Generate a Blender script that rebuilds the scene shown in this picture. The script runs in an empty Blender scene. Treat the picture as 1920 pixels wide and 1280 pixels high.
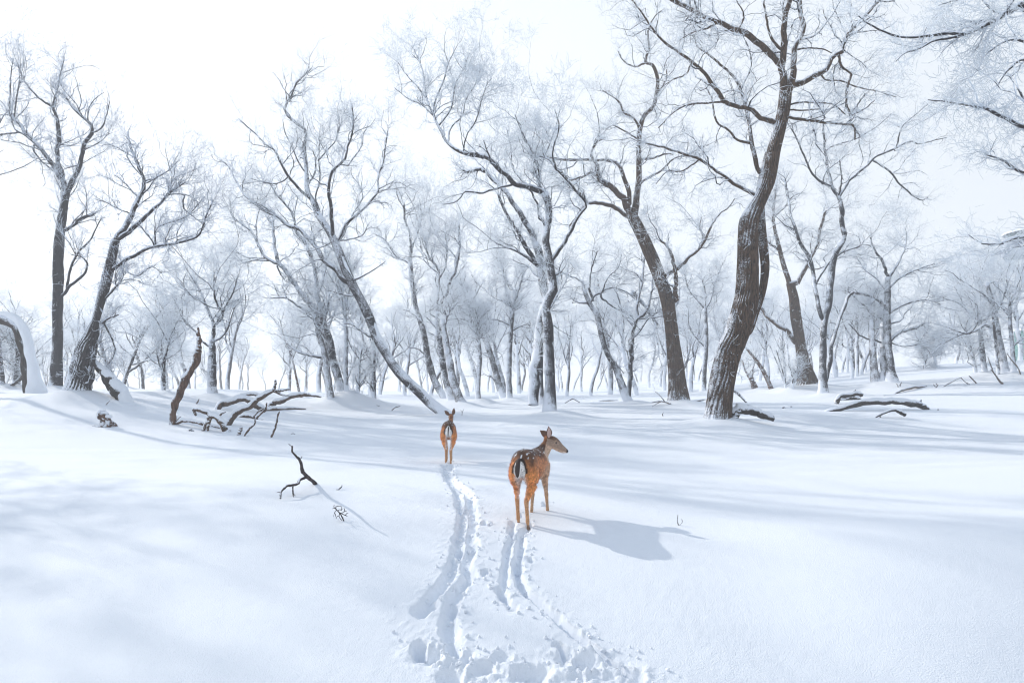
import bpy, math, random
import numpy as np
from mathutils import Vector, Matrix
from math import radians as rad

# ------------------------------------------------------------ camera, world, sun, exposure
SC = bpy.context.scene
COL = SC.collection
F, CH, HY, CX = 1280.0, 1.42, 722.0, 960.0      # focal length in photo pixels, eye height, horizon row, centre column
cd = bpy.data.cameras.new("camera")
cam = bpy.data.objects.new("camera", cd); COL.objects.link(cam)
cam.location = (0, 0, CH); cam.rotation_euler = (rad(90), 0, 0)
cd.sensor_width = 36; cd.lens = 24; cd.shift_y = (HY-640)/1920.0
cd.clip_start = 0.05; cd.clip_end = 2000
SC.camera = cam

SUN_AZ, SUN_EL = 57.0, 30.0                      # degrees left of the view direction, above the horizon
SUN_DIR = Vector((-math.sin(rad(SUN_AZ))*math.cos(rad(SUN_EL)), math.cos(rad(SUN_AZ))*math.cos(rad(SUN_EL)), math.sin(rad(SUN_EL))))
sl = bpy.data.lights.new("sun", 'SUN'); sl.energy = 3.2; sl.angle = rad(0.55); sl.color = (1.0, 0.94, 0.86)
so = bpy.data.objects.new("sun", sl); COL.objects.link(so)
so.rotation_euler = SUN_DIR.to_track_quat('Z', 'Y').to_euler(); so.location = (-30, 20, 30)

W = bpy.data.worlds.new("World"); SC.world = W; W.use_nodes = True
wn = W.node_tree; wn.nodes.clear()
wo = wn.nodes.new('ShaderNodeOutputWorld'); wb = wn.nodes.new('ShaderNodeBackground')
sky = wn.nodes.new('ShaderNodeTexSky'); sky.sky_type = 'NISHITA'; sky.sun_disc = False
sky.sun_elevation = rad(SUN_EL); sky.sun_rotation = rad(-SUN_AZ); sky.dust_density = 3.0
veil = wn.nodes.new('ShaderNodeMix'); veil.data_type = 'RGBA'
veil.inputs[0].default_value = 0.86
veil.inputs[7].default_value = (7.6, 8.35, 9.4, 1)   # thin bright cloud in front of the blue
tcw = wn.nodes.new('ShaderNodeTexCoord'); vd = wn.nodes.new('ShaderNodeVectorMath'); vd.operation = 'DOT_PRODUCT'
vd.inputs[1].default_value = (-math.sin(rad(34))*.93, math.cos(rad(34))*.93, .36)
wn.links.new(tcw.outputs['Generated'], vd.inputs[0])
vm = wn.nodes.new('ShaderNodeMapRange'); vm.inputs[1].default_value = -.3; vm.inputs[2].default_value = 1.0; vm.inputs[3].default_value = .70; vm.inputs[4].default_value = 1.12
wn.links.new(vd.outputs['Value'], vm.inputs[0])
vs = wn.nodes.new('ShaderNodeVectorMath'); vs.operation = 'SCALE'
sx_ = wn.nodes.new('ShaderNodeSeparateXYZ'); wn.links.new(tcw.outputs['Generated'], sx_.inputs[0])
ve = wn.nodes.new('ShaderNodeMapRange'); ve.interpolation_type = 'SMOOTHSTEP'; ve.inputs[1].default_value = .42; ve.inputs[2].default_value = .85
wn.links.new(sx_.outputs['Z'], ve.inputs[0])
vc = wn.nodes.new('ShaderNodeMix'); vc.data_type = 'RGBA'                # white towards the horizon, thinner and bluer overhead
vc.inputs[6].default_value = (8.8, 9.25, 9.75, 1); vc.inputs[7].default_value = (5.0, 6.3, 8.2, 1)
wn.links.new(ve.outputs[0], vc.inputs[0]); wn.links.new(vc.outputs[2], vs.inputs[0])
wn.links.new(vm.outputs[0], vs.inputs['Scale']); wn.links.new(vs.outputs[0], veil.inputs[7])
wn.links.new(sky.outputs[0], veil.inputs[6]); wn.links.new(veil.outputs[2], wb.inputs[0])
wb.inputs[1].default_value = 0.105
wn.links.new(wb.outputs[0], wo.inputs[0])

SC.view_settings.view_transform = 'Standard'; SC.view_settings.look = 'None'
SC.view_settings.exposure = 0.13; SC.view_settings.gamma = 1.0; SC.view_settings.use_curve_mapping = False
SC.render.engine = 'CYCLES'
cy = SC.cycles
cy.max_bounces = 11; cy.diffuse_bounces = 8; cy.glossy_bounces = 2; cy.transmission_bounces = 4
cy.volume_bounces = 2; cy.transparent_max_bounces = 8
cy.use_denoising = True; cy.use_adaptive_sampling = True; cy.adaptive_threshold = 0.02
cy.sample_clamp_indirect = 4.0; cy.pixel_filter_type = 'BLACKMAN_HARRIS'; cy.filter_width = 1.15

rng = np.random.default_rng(7)

# ------------------------------------------------------------ helpers
def mat(name):
    m = bpy.data.materials.new(name); m.use_nodes = True
    nt = m.node_tree; return m, nt, nt.nodes['Principled BSDF'], nt.links

def N(nt, t, **k):
    n = nt.nodes.new(t)
    for a, b in k.items(): setattr(n, a, b)
    return n

def tag(o, label=None, cat=None, group=None, kind=None):
    if label: o['label'] = label
    if cat: o['category'] = cat
    if group: o['group'] = group
    if kind: o['kind'] = kind
    return o

def empty(name, loc, label, cat, group=None):
    o = bpy.data.objects.new(name, None); COL.objects.link(o); o.location = loc
    o.empty_display_size = 0.2
    return tag(o, label, cat, group)

class MB:
    """collects vertex and quad arrays; build() links them as ONE mesh object"""
    def __init__(s): s.v = []; s.f = []; s.m = []; s.n = 0
    def add(s, v, f, mi=0):
        s.v.append(np.asarray(v, np.float32).reshape(-1, 3)); s.f.append(np.asarray(f, np.int32)+s.n)
        s.m.append(np.full(len(f), mi, np.int32)); s.n += len(s.v[-1])
    def build(s, name, mats, parent=None, off=None, smooth=True):
        v = np.concatenate(s.v); f = np.concatenate(s.f); m = np.concatenate(s.m)
        if off is not None: v = v - np.asarray(off, np.float32)
        me = bpy.data.meshes.new(name)
        k = f.shape[1]
        me.vertices.add(len(v)); me.vertices.foreach_set('co', v.ravel())
        me.loops.add(f.size); me.loops.foreach_set('vertex_index', f.ravel())
        me.polygons.add(len(f)); me.polygons.foreach_set('loop_start', np.arange(0, f.size, k, dtype=np.int32))
        me.polygons.foreach_set('loop_total', np.full(len(f), k, np.int32))
        for q in mats: me.materials.append(q)
        me.polygons.foreach_set('material_index', m)
        me.polygons.foreach_set('use_smooth', np.full(len(f), smooth, bool))
        me.update(); me.validate()
        o = bpy.data.objects.new(name, me); COL.objects.link(o)
        if parent is not None: o.parent = parent
        return o

def nrm(a): return a/np.maximum(np.linalg.norm(a, axis=-1, keepdims=True), 1e-9)

def tube(P, R, S, flat=None, disp=None):
    """P (N,K,3), R (N,K) -> verts, quads for N tubes of S sides"""
    P = np.asarray(P, float); R = np.asarray(R, float)
    if P.ndim == 2: P = P[None]; R = R[None]
    n, K = R.shape
    T = nrm(np.gradient(P, axis=1))
    U = np.zeros_like(P)
    ref = np.zeros((n, 3)); a = np.abs(T[:, 0]); ref[np.arange(n), a.argmin(1)] = 1
    u = nrm(np.cross(T[:, 0], ref))
    for k in range(K):
        u = nrm(u - (u*T[:, k]).sum(1, keepdims=True)*T[:, k]); U[:, k] = u
    V = np.cross(T, U)
    th = np.arange(S)*2*np.pi/S
    c, s = np.cos(th), np.sin(th)
    RR = R[:, :, None]*np.ones(S)
    if disp is not None: RR = RR*disp(th[None, None, :], (np.arange(K)/(K-1.0))[None, :, None], P)
    D = U[:, :, None, :]*c[None, None, :, None] + V[:, :, None, :]*s[None, None, :, None]
    X = P[:, :, None, :] + D*RR[..., None]
    if flat is not None: X[..., 2] = P[:, :, None, 2] + (X[..., 2]-P[:, :, None, 2])*flat
    i = np.arange(n)[:, None, None]*K*S; k = np.arange(K-1)[None, :, None]*S; j = np.arange(S)[None, None, :]
    j2 = (j+1) % S
    f = np.stack(np.broadcast_arrays(i+k+j, i+k+j2, i+k+S+j2, i+k+S+j), -1).reshape(-1, 4)
    return X.reshape(-1, 3), f

def spline(pts, K):
    """Catmull-Rom through rows of pts, resampled to K rows evenly by arc length"""
    p = np.asarray(pts, float)
    if len(p) == 2: q = p[0]+(p[1]-p[0])*np.linspace(0, 1, 24)[:, None]
    else:
        e = np.vstack([2*p[0]-p[1], p, 2*p[-1]-p[-2]]); out = []
        for i in range(len(p)-1):
            a, b, c, d = e[i:i+4]
            t = np.linspace(0, 1, 10, endpoint=False)[:, None]
            out.append(.5*((2*b)+(-a+c)*t+(2*a-5*b+4*c-d)*t*t+(-a+3*b-3*c+d)*t**3))
        out.append(p[-1:]); q = np.vstack(out)
    L = np.r_[0, np.cumsum(np.linalg.norm(np.diff(q[:, :3], axis=0), axis=1))]
    s = np.linspace(0, L[-1], K)
    return np.stack([np.interp(s, L, q[:, c]) for c in range(q.shape[1])], 1)

def wnoise(x, y, seed, n=10, lo=.3, hi=1.0):
    r = np.random.default_rng(seed); out = 0
    for i in range(n):
        a = r.uniform(0, 2*np.pi); k = r.uniform(lo, hi); ph = r.uniform(0, 6.28)
        out = out + np.sin(k*(np.cos(a)*x+np.sin(a)*y)+ph)
    return out/np.sqrt(n)

def sstep(t): t = np.clip(t, 0, 1); return t*t*(3-2*t)

# ------------------------------------------------------------ terrain
PD = [-60, 0, 2, 3.6, 5, 7, 8, 10, 12.3, 17, 22, 30, 45, 60, 80, 120, 400]
PZ = [-2.6, -1.75, -1.15, -.62, -.24, 0, .06, .085, .10, .30, .42, .55, .68, .70, .60, .2, -2]
MOUNDS = []      # (x, y, height, radius)
def Hs(x, y):
    x = np.asarray(x, float); y = np.asarray(y, float)
    z = np.zeros(np.broadcast(x, y).shape)
    for o, w in ((-1.2, .2), (-.5, .2), (0, .2), (.5, .2), (1.2, .2)):
        z = z + w*np.interp(y+o*(1+np.clip(y, 0, 60)*.04), PD, PZ)
    z = z + .72*sstep((-x-4)/10)*sstep((y-11)/10)*(1-sstep((y-26)/30))
    z = z + 2.6*sstep((x-5)/36)*sstep((y-16)/26)
    z = z + .10*np.exp(-((x+3.6)/2.4)**2-((y-8.5)/3.2)**2)          # soft dome, left foreground
    z = z - .10*np.exp(-((x+5.5)/2.0)**2-((y-5)/3)**2)
    z = z + .10*np.exp(-((x-3.4)/1.6)**2-((y-4.6)/1.6)**2) - .07*np.exp(-((x-1.9)/.8)**2-((y-4.9)/2.2)**2)
    z = z - .85*sstep((x-1.1)/4.4)*sstep((6.6-y)/4.5)                  # snow falls away, right foreground
    z = z + .09*np.exp(-((x-5.2)/2.6)**2-((y-6.6)/.9)**2)
    z = z + .022*wnoise(x, y, 3, 10, .5, 1.3)*sstep((y-2)/6)
    z = z + .012*wnoise(x*.45, y, 5, 12, 1.4, 3.6)*sstep((y-6.5)/5)
    z = z + .006*wnoise(x*.5, y*1.4, 9, 14, 3, 8)*sstep((y-8)/4)
    for mx, my, mh, mr in MOUNDS:
        z = z + mh*np.exp(-((x-mx)**2+(y-my)**2)/mr**2)
    return z
def cast(px, py, dmin=2.5, dmax=150):
    """depth at which the ray through a photo pixel first meets the snow"""
    d = np.concatenate([np.arange(dmin, 60, .05), np.arange(60, dmax, .5)])
    z = CH-(py-HY)/F*d
    h = Hs((px-CX)/F*d, d)
    i = np.nonzero(z <= h)[0]
    if len(i): return float(d[i[0]])
    m = (d > 12) & (d < 45); return float(d[m][np.argmin((z-h)[m]/d[m])])
def PW(px, py, d): return np.array([(px-CX)/F*d, d, CH-(py-HY)/F*d])
def ground(px, py):
    d = cast(px, py) or 60.0
    return np.array([(px-CX)/F*d, d, float(Hs((px-CX)/F*d, d))])
def Hf(x, y): return float(Hs(x, y))

# mounds of the place
MOUNDS += [(-6.6, 27, .34, 1.5), (-5.2, 27.5, .10, 2.0), (8.3, 19.0, .22, 1.3), (10.3, 19.4, .26, 1.4), (6.9, 19.2, .14, 1.0)]

# ------------------------------------------------------------ materials
def snow_mat():
    m, nt, b, L = mat("snow")
    b.inputs['Base Color'].default_value = (.835, .872, .925, 1)
    b.inputs['Roughness'].default_value = .75
    b.inputs['Specular IOR Level'].default_value = .25
    tc = N(nt, 'ShaderNodeTexCoord')
    n1 = N(nt, 'ShaderNodeTexNoise'); n1.inputs['Scale'].default_value = 95; n1.inputs['Detail'].default_value = 4
    n2 = N(nt, 'ShaderNodeTexNoise'); n2.inputs['Scale'].default_value = 9; n2.inputs['Detail'].default_value = 5
    L.new(tc.outputs['Object'], n1.inputs['Vector']); L.new(tc.outputs['Object'], n2.inputs['Vector'])
    b1 = N(nt, 'ShaderNodeBump'); b1.inputs['Strength'].default_value = .5; b1.inputs['Distance'].default_value = .016
    b2 = N(nt, 'ShaderNodeBump'); b2.inputs['Strength'].default_value = .14; b2.inputs['Distance'].default_value = .05
    L.new(n1.outputs[0], b1.inputs['Height']); L.new(n2.outputs[0], b2.inputs['Height'])
    L.new(b2.outputs[0], b1.inputs['Normal']); L.new(b1.outputs[0], b.inputs['Normal'])
    vo = N(nt, 'ShaderNodeTexVoronoi'); vo.inputs['Scale'].default_value = 38
    L.new(tc.outputs['Object'], vo.inputs['Vector'])
    mr = N(nt, 'ShaderNodeMapRange'); mr.inputs[1].default_value = .045; mr.inputs[2].default_value = .03
    mr.inputs[3].default_value = .75; mr.inputs[4].default_value = .18
    L.new(vo.outputs['Distance'], mr.inputs[0]); L.new(mr.outputs[0], b.inputs['Roughness'])
    return m
SNOW = snow_mat()

def bark_mat(name, c1, c2, snow=.5, speck=.5, side=(-.34, -.12, .9), sc=(14, 14, 2.2), bump=.6, frost=(.84, .88, .95), foot=.55):
    """bark with snow caught on the faces that look up and to windward, and frost specks"""
    m, nt, b, L = mat(name)
    tc = N(nt, 'ShaderNodeTexCoord'); mp = N(nt, 'ShaderNodeMapping'); mp.inputs['Scale'].default_value = sc
    L.new(tc.outputs['Object'], mp.inputs[0])
    n = N(nt, 'ShaderNodeTexNoise'); n.inputs['Scale'].default_value = 1.6; n.inputs['Detail'].default_value = 6; n.inputs['Roughness'].default_value = .65
    L.new(mp.outputs[0], n.inputs['Vector'])
    cr = N(nt, 'ShaderNodeValToRGB'); cr.color_ramp.elements[0].position = .36; cr.color_ramp.elements[1].position = .64
    cr.color_ramp.elements[0].color = (*c1, 1); cr.color_ramp.elements[1].color = (*c2, 1)
    L.new(n.outputs[0], cr.inputs[0])
    g = N(nt, 'ShaderNodeNewGeometry'); dt = N(nt, 'ShaderNodeVectorMath', operation='DOT_PRODUCT')
    v = Vector(side).normalized(); dt.inputs[1].default_value = v
    L.new(g.outputs['Normal'], dt.inputs[0])
    s1 = N(nt, 'ShaderNodeTexNoise'); s1.inputs['Scale'].default_value = 34; s1.inputs['Detail'].default_value = 5; s1.inputs['Roughness'].default_value = .7
    s2 = N(nt, 'ShaderNodeTexNoise'); s2.inputs['Scale'].default_value = 3.0; s2.inputs['Detail'].default_value = 3
    L.new(tc.outputs['Object'], s1.inputs['Vector']); L.new(tc.outputs['Object'], s2.inputs['Vector'])
    a1 = N(nt, 'ShaderNodeMath', operation='MULTIPLY_ADD'); a1.inputs[1].default_value = 1.9*speck+.5; L.new(s1.outputs[0], a1.inputs[0]); L.new(dt.outputs['Value'], a1.inputs[2])
    a2 = N(nt, 'ShaderNodeMath', operation='MULTIPLY_ADD'); a2.inputs[1].default_value = .9; L.new(s2.outputs[0], a2.inputs[0]); L.new(a1.outputs[0], a2.inputs[2])
    mr = N(nt, 'ShaderNodeMapRange'); c = .45+(1.9*speck+.5)*.5+(.62-snow)*1.5
    mr.inputs[1].default_value = c-.10; mr.inputs[2].default_value = c+.14
    sz = N(nt, 'ShaderNodeSeparateXYZ'); L.new(tc.outputs['Object'], sz.inputs[0])     # drifted snow plastered round the foot
    fm = N(nt, 'ShaderNodeMapRange'); fm.inputs[1].default_value = .05; fm.inputs[2].default_value = .75; fm.inputs[3].default_value = foot; fm.inputs[4].default_value = 0
    L.new(sz.outputs['Z'], fm.inputs[0]); a3 = N(nt, 'ShaderNodeMath', operation='ADD'); L.new(a2.outputs[0], a3.inputs[0]); L.new(fm.outputs[0], a3.inputs[1])
    L.new(a3.outputs[0], mr.inputs[0])
    mx = N(nt, 'ShaderNodeMix', data_type='RGBA'); mx.inputs[7].default_value = (*frost, 1)
    L.new(mr.outputs[0], mx.inputs[0]); L.new(cr.outputs[0], mx.inputs[6]); L.new(mx.outputs[2], b.inputs['Base Color'])
    b.inputs['Roughness'].default_value = .9; b.inputs['Specular IOR Level'].default_value = .15
    bp = N(nt, 'ShaderNodeBump'); bp.inputs['Strength'].default_value = bump; bp.inputs['Distance'].default_value = .03
    ad = N(nt, 'ShaderNodeMath', operation='MULTIPLY_ADD'); ad.inputs[1].default_value = .5
    L.new(mr.outputs[0], ad.inputs[0]); L.new(n.outputs[0], ad.inputs[2]); L.new(ad.outputs[0], bp.inputs['Height']); L.new(bp.outputs[0], b.inputs['Normal'])
    return m

BARK = {
 'dark':  bark_mat("dark_bark", (.009, .008, .011), (.040, .035, .040), .38, .7),
 'oak':   bark_mat("oak_bark", (.010, .007, .006), (.145, .092, .060), .33, .62, side=(-.22, -.05, .9), sc=(22, 22, 3.0), bump=.9, foot=.3),
 'mid':   bark_mat("grey_bark", (.011, .009, .011), (.056, .046, .048), .48, .9),
 'red':   bark_mat("reddish_bark", (.03, .016, .012), (.17, .095, .065), .40, .75, bump=.8, foot=0),
 'white': bark_mat("snow_plastered_bark", (.05, .045, .045), (.13, .115, .12), .40, .95, side=(-.3, -.4, .8), foot=.15),
 'wood':  bark_mat("weathered_wood", (.03, .021, .017), (.15, .10, .075), .52, .35, side=(-.2, 0, .95), foot=0),
 'log':   bark_mat("dark_log_bark", (.016, .014, .013), (.075, .06, .052), .50, .5, side=(-.1, .1, .95), foot=0),
 'stick': bark_mat("bare_stick_bark", (.022, .017, .018), (.10, .08, .075), .16, .5, side=(-.2, 0, .95), foot=0),
 'far':   bark_mat("distant_bark", (.016, .014, .018), (.055, .047, .055), .60, .7),
}
def twig_mat(name, bark, white, thr, tl=0.):
    m, nt, b, L = mat(name)
    g = N(nt, 'ShaderNodeNewGeometry'); tc = N(nt, 'ShaderNodeTexCoord')
    dt = N(nt, 'ShaderNodeVectorMath', operation='DOT_PRODUCT'); dt.inputs[1].default_value = (-.35, -.1, .92)
    L.new(g.outputs['Normal'], dt.inputs[0])
    n = N(nt, 'ShaderNodeTexNoise'); n.inputs['Scale'].default_value = 9; n.inputs['Detail'].default_value = 3
    L.new(tc.outputs['Object'], n.inputs['Vector'])
    a = N(nt, 'ShaderNodeMath', operation='MULTIPLY_ADD'); a.inputs[1].default_value = 2.4; L.new(n.outputs[0], a.inputs[0]); L.new(dt.outputs['Value'], a.inputs[2])
    mr = N(nt, 'ShaderNodeMapRange'); mr.inputs[1].default_value = 1.2+thr-.15; mr.inputs[2].default_value = 1.2+thr+.15
    L.new(a.outputs[0], mr.inputs[0])
    mx = N(nt, 'ShaderNodeMix', data_type='RGBA'); mx.inputs[6].default_value = (*bark, 1); mx.inputs[7].default_value = (*white, 1)
    L.new(mr.outputs[0], mx.inputs[0]); L.new(mx.outputs[2], b.inputs['Base Color'])
    b.inputs['Roughness'].default_value = .9; b.inputs['Specular IOR Level'].default_value = .1
    if tl:      # rime lets light through
        tr = N(nt, 'ShaderNodeBsdfTranslucent'); L.new(mx.outputs[2], tr.inputs[0]); ms = N(nt, 'ShaderNodeMixShader'); ms.inputs[0].default_value = tl
        L.new(b.outputs[0], ms.inputs[1]); L.new(tr.outputs[0], ms.inputs[2]); L.new(ms.outputs[0], nt.nodes['Material Output'].inputs[0])
    return m
BR1 = twig_mat("branch_bark", (.030, .027, .033), (.86, .90, .96), -.08)
BR2 = twig_mat("frosted_branch", (.07, .065, .08), (.90, .94, .99), -.62, .35)
FROST = twig_mat("hoarfrost_twig", (.74, .78, .86), (.93, .965, 1.0), -1.0, .7)
BLUE = twig_mat("thin_frost_twig", (.24, .26, .33), (.88, .93, .99), -.55, .35)

# ------------------------------------------------------------ trees
def spawn(P, R, n, t0, L, ang, up, wig, K, r, tip=.12, rmax=.05, rk=.6, taper=.3, droop=0.):
    """n children grown from random places on the parent polylines P (N,K0,3)"""
    Np, K0, _ = P.shape
    ln = np.linalg.norm(np.diff(P, axis=1), axis=2).sum(1)
    i = r.choice(Np, n, p=ln/ln.sum())
    t = t0+(1-t0)*r.random(n)**.85
    tp = r.random(n) < tip; t[tp] = .97+.03*r.random(tp.sum())
    x = t*(K0-1); k = np.minimum(x.astype(int), K0-2); f = (x-k)[:, None]
    p = P[i, k]*(1-f)+P[i, k+1]*f
    rad_ = R[i, k]*(1-f[:, 0])+R[i, k+1]*f[:, 0]
    T = nrm(P[i, k+1]-P[i, k])
    q = r.normal(size=(n, 3)); q -= (q*T).sum(1, keepdims=True)*T; q = nrm(q)
    a = ang*r.uniform(.55, 1.35, n)*np.where(tp, .45, 1); a = a[:, None]
    d = nrm(T*np.cos(a)+q*np.sin(a)+np.array([0, 0, up]))
    LL = L*r.uniform(.45, 1.3, n)*(1.15-.45*t)
    out = np.zeros((n, K, 3)); out[:, 0] = p
    for j in range(1, K):
        d = nrm(d+r.normal(size=(n, 3))*wig+np.array([0, 0, up*.35-droop*j/K]))
        out[:, j] = out[:, j-1]+d*(LL/(K-1))[:, None]
    r0 = np.minimum(rad_*rk, rmax*r.uniform(.6, 1.1, n))
    RR = r0[:, None]*(1-(1-taper)*np.linspace(0, 1, K))[None]
    return out, RR

def crown(mb, P, R, r, scale=1., n1=60, m2=7, m3=9, L1=1.5, L2=.7, L3=.3, up=.12, t0=.25, wig=.25, tr=.0045, rmax=.03, mats=(0, 1, 2), ang=.9, t3=1.0, n0=0):
    n1 = int(n1*.95); m3 = max(int(m3*.62), 3); m2 += 1; tr *= 1.3; wig *= 1.45
    if n0:
        P0, R0 = spawn(P, R, n0, .45, L1*1.9*scale, ang*.8, up, wig*.7, 9, r, tip=.25, rmax=rmax*1.7, taper=.35)
        mb.add(*tube(P0, R0, 6), mats[0])
        P1a, R1a = spawn(P0, R0, int(n1*.6), .15, L1*.8*scale, ang, up, wig, 7, r, rmax=rmax*.8)
        mb.add(*tube(P1a, R1a, 4), mats[0])
        n1 = int(n1*.6)
    P1, R1 = spawn(P, R, n1, t0, L1*scale, ang, up, wig, 7, r, tip=.2, rmax=rmax)
    mb.add(*tube(P1, R1, 4), mats[0])
    if n0:
        P1 = np.concatenate([P1, P1a]); R1 = np.concatenate([R1, R1a]); n1 = len(P1)
    P2, R2 = spawn(P1, R1, n1*m2, .12, L2*scale, ang*.95, up, wig*1.1, 5, r, rmax=tr*2.2, rk=.7)
    mb.add(*tube(P2, R2, 3), mats[1])
    if m3:
        P3, R3 = spawn(P2, R2, n1*m2*m3, .1, L3*scale, ang, up*.8, wig*1.3, 3, r, rmax=tr*t3, rk=1.0, taper=.55)
        R3 = np.maximum(R3, tr*.6*t3)
        mb.add(*tube(P3, R3, 3), mats[2])

DBG = False
LANDMARKS = []
def tree(label, base, limbs, bark='mid', seed=1, depth=None, hero=False, cr=None, cat='tree', name='bare_tree', flare=.5, caps=(), pieces=None, group=None, landmark=None, skirt=True, spread=.35):
    """limbs: list of (w0, w1, [x,y, x,y, ...]) in photo pixels; the first is the trunk, from its base up"""
    r = np.random.default_rng(seed)
    d0 = depth or cast(*base) or 50.
    if landmark: LANDMARKS.append((base[0], landmark))
    if DBG: print('TREE', base, round(d0, 1), label[:40])
    bw = PW(base[0], base[1], d0); bw[2] = Hf(bw[0], bw[1])
    root = empty(name, bw, label, cat, group)
    built = []; allP = []; allR = []
    for li, (w0, w1, xy) in enumerate(limbs):
        q = np.array(xy, float).reshape(-1, 2)
        if li == 0: dd0 = d0
        else:
            best = (1e9, d0)
            for pxs, ds in built:
                e = np.hypot(pxs[:, 0]-q[0, 0], pxs[:, 1]-q[0, 1]); j = e.argmin()
                if e[j] < best[0]:
                    best = (e[j], ds[j])
                    bp = (pxs[j], ds[j])
            dd0 = best[1]
            if 1.5 < best[0] < 30:
                q = np.vstack([bp[0], q])
                if isinstance(w0, (list, tuple)): w0 = [w0[0]]+list(w0)
        K = 24 if not (hero and li < 2) else 110
        w = np.interp(np.linspace(0, 1, len(q)), [0, 1], [w0, w1]) if not isinstance(w0, (list, tuple)) else np.interp(np.linspace(0, 1, len(q)), np.linspace(0, 1, len(w0)), w0)
        s = spline(np.c_[q, w], max(K, 24))
        m_per_px = dd0/F
        seg = np.r_[0, np.cumsum(np.hypot(np.diff(s[:, 0]), np.diff(s[:, 1])))]*m_per_px
        sl_ = r.uniform(-spread, spread)*(0.25 if li == 0 else 1)
        dd = dd0 + sl_*seg + .12*np.sin(seg*r.uniform(.8, 1.6)+r.uniform(0, 6))*np.minimum(seg, 1.5)*(.5 if li == 0 else 1)
        dd = np.maximum(dd, dd0*.6)
        built.append((s[:, :2].copy(), dd.copy()))
        P = np.stack([(s[:, 0]-CX)/F*dd, dd, CH-(s[:, 1]-HY)/F*dd], 1)
        R = np.maximum(s[:, 2], .8)*.5/F*dd
        if li == 0:
            # root flare and a foot below the snow
            fl = np.exp(-seg/.45)*flare; R = R*(1+fl*.55)
            tdir = nrm(P[0]-P[2]); tdir = nrm(tdir*np.array([.4, .4, 1]))
            P = np.vstack([P[0]+tdir*.6, P[0]+tdir*.25, P]); R = np.r_[R[0]*1.35, R[0]*1.15, R]
        elif K < 30:
            # knots and small kinks
            nz = r.normal(size=(len(P), 3)); nz = (nz+np.roll(nz, 1, 0))*.5
            P[1:-1] += nz[1:-1]*R[1:-1, None]*.35
        P = np.vstack([P, P[-1]+nrm(P[-1]-P[-2])*R[-1]*.4]); R = np.r_[R, R[-1]*.15]
        mb = MB()
        ph = r.uniform(0, 6, 8)
        if hero and li < 2:
            def dsp(th, t, PP, ph=ph):
                s_ = np.linspace(0, 1, PP.shape[1])[None, :, None]*9
                a = np.abs(np.sin(th*9+1.9*np.sin(s_*1.7+ph[0]+th)+1.1*np.sin(s_*4.9+ph[1]-2*th)))
                b_ = np.abs(np.sin(th*17.+2.6*np.sin(s_*3.3+ph[2]+2*th)+1.5*np.sin(s_*9.1+ph[3]-th)))
                lump = .10*np.sin(th*2+ph[4]+s_*.9)+.06*np.sin(th*3+ph[5]-s_*1.7)
                return 1+lump+.08*a+.055*b_-.06
            mb.add(*tube(P, R, 128, disp=dsp))
        else:
            def dsp(th, t, PP, ph=ph):
                s_ = t*14
                return 1+.07*np.sin(th*2+ph[0]+s_*.7)+.05*np.sin(th*3+ph[1]+s_*1.9)+.05*np.sin(s_*3.3+ph[2])+.03*np.sin(th*5+s_*4)
            S = 20 if li == 0 else (12 if max(w) > 7 else 8)
            mb.add(*tube(P, R, S, disp=dsp))
        o = mb.build('trunk' if li == 0 else 'limb', [BARK[bark]], root, bw)
        allP.append(spline(np.c_[P, R], 24))
        if li in caps:
            k = slice(3, len(P)-2)
            cp = P[k]+np.array([0, 0, 1])*R[k, None]*.62; crr = R[k]*.86*(.85+.15*np.sin(np.arange(len(P[k]))*.9))
            crr = crr*np.minimum(1, np.minimum(np.arange(len(crr))/2.+.1, np.arange(len(crr))[::-1]/2.+.1))
            c = MB(); c.add(*tube(cp, crr, 10, flat=.75)); c.build('snow_cap', [SNOW], root, bw)
    A = np.array(allP)
    if cr is not None:
        cr = dict(cr); mode = cr.pop('tw', 'frost')
        skip = cr.pop('skip', 0)
        P, R = A[skip:, :, :3], A[skip:, :, 3]
        if skip == 0 and len(A) > 1:
            P = P.copy(); R = R.copy()
            P[0] = spline(A[0, 14:, :3], 24); R[0] = np.interp(np.linspace(14, 23, 24), np.arange(24), A[0, :, 3])
        mb = MB(); crown(mb, P, R, r, **cr)
        nr = int(17*len(A)+36); P4, R4 = spawn(A[:, :, :3], A[:, :, 3], nr, .12, .55, 1.25, .0, .5, 6, r, rmax=.012, rk=1., taper=.5)
        mb.add(*tube(P4, R4, 4), 2)
        P5, R5 = spawn(P4, R4, nr*4, .1, .22, 1., .05, .4, 4, r, rmax=.007, rk=1., taper=.6); mb.add(*tube(P5, R5, 3), 2)
        mb.build('crown', [BR1, BR2, FROST] if mode == 'frost' else [BR1, BLUE, BLUE] if mode == 'blue' else [BR2, FROST, FROST], root, bw)
    if skirt:
        MOUNDS.append((bw[0], bw[1]-.05, .06+.1*r.random()+(.10 if hero else 0), .35+1.4*A[0, 0, 3]))
        MOUNDS.append((bw[0]+r.uniform(.2, .5), bw[1]-r.uniform(0, .5), .05+.08*r.random(), .3+1.2*A[0, 0, 3]))
    return root
# ------------------------------------------------------------ the named trees
C0 = dict(n1=90, m2=7, m3=8)
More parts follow.
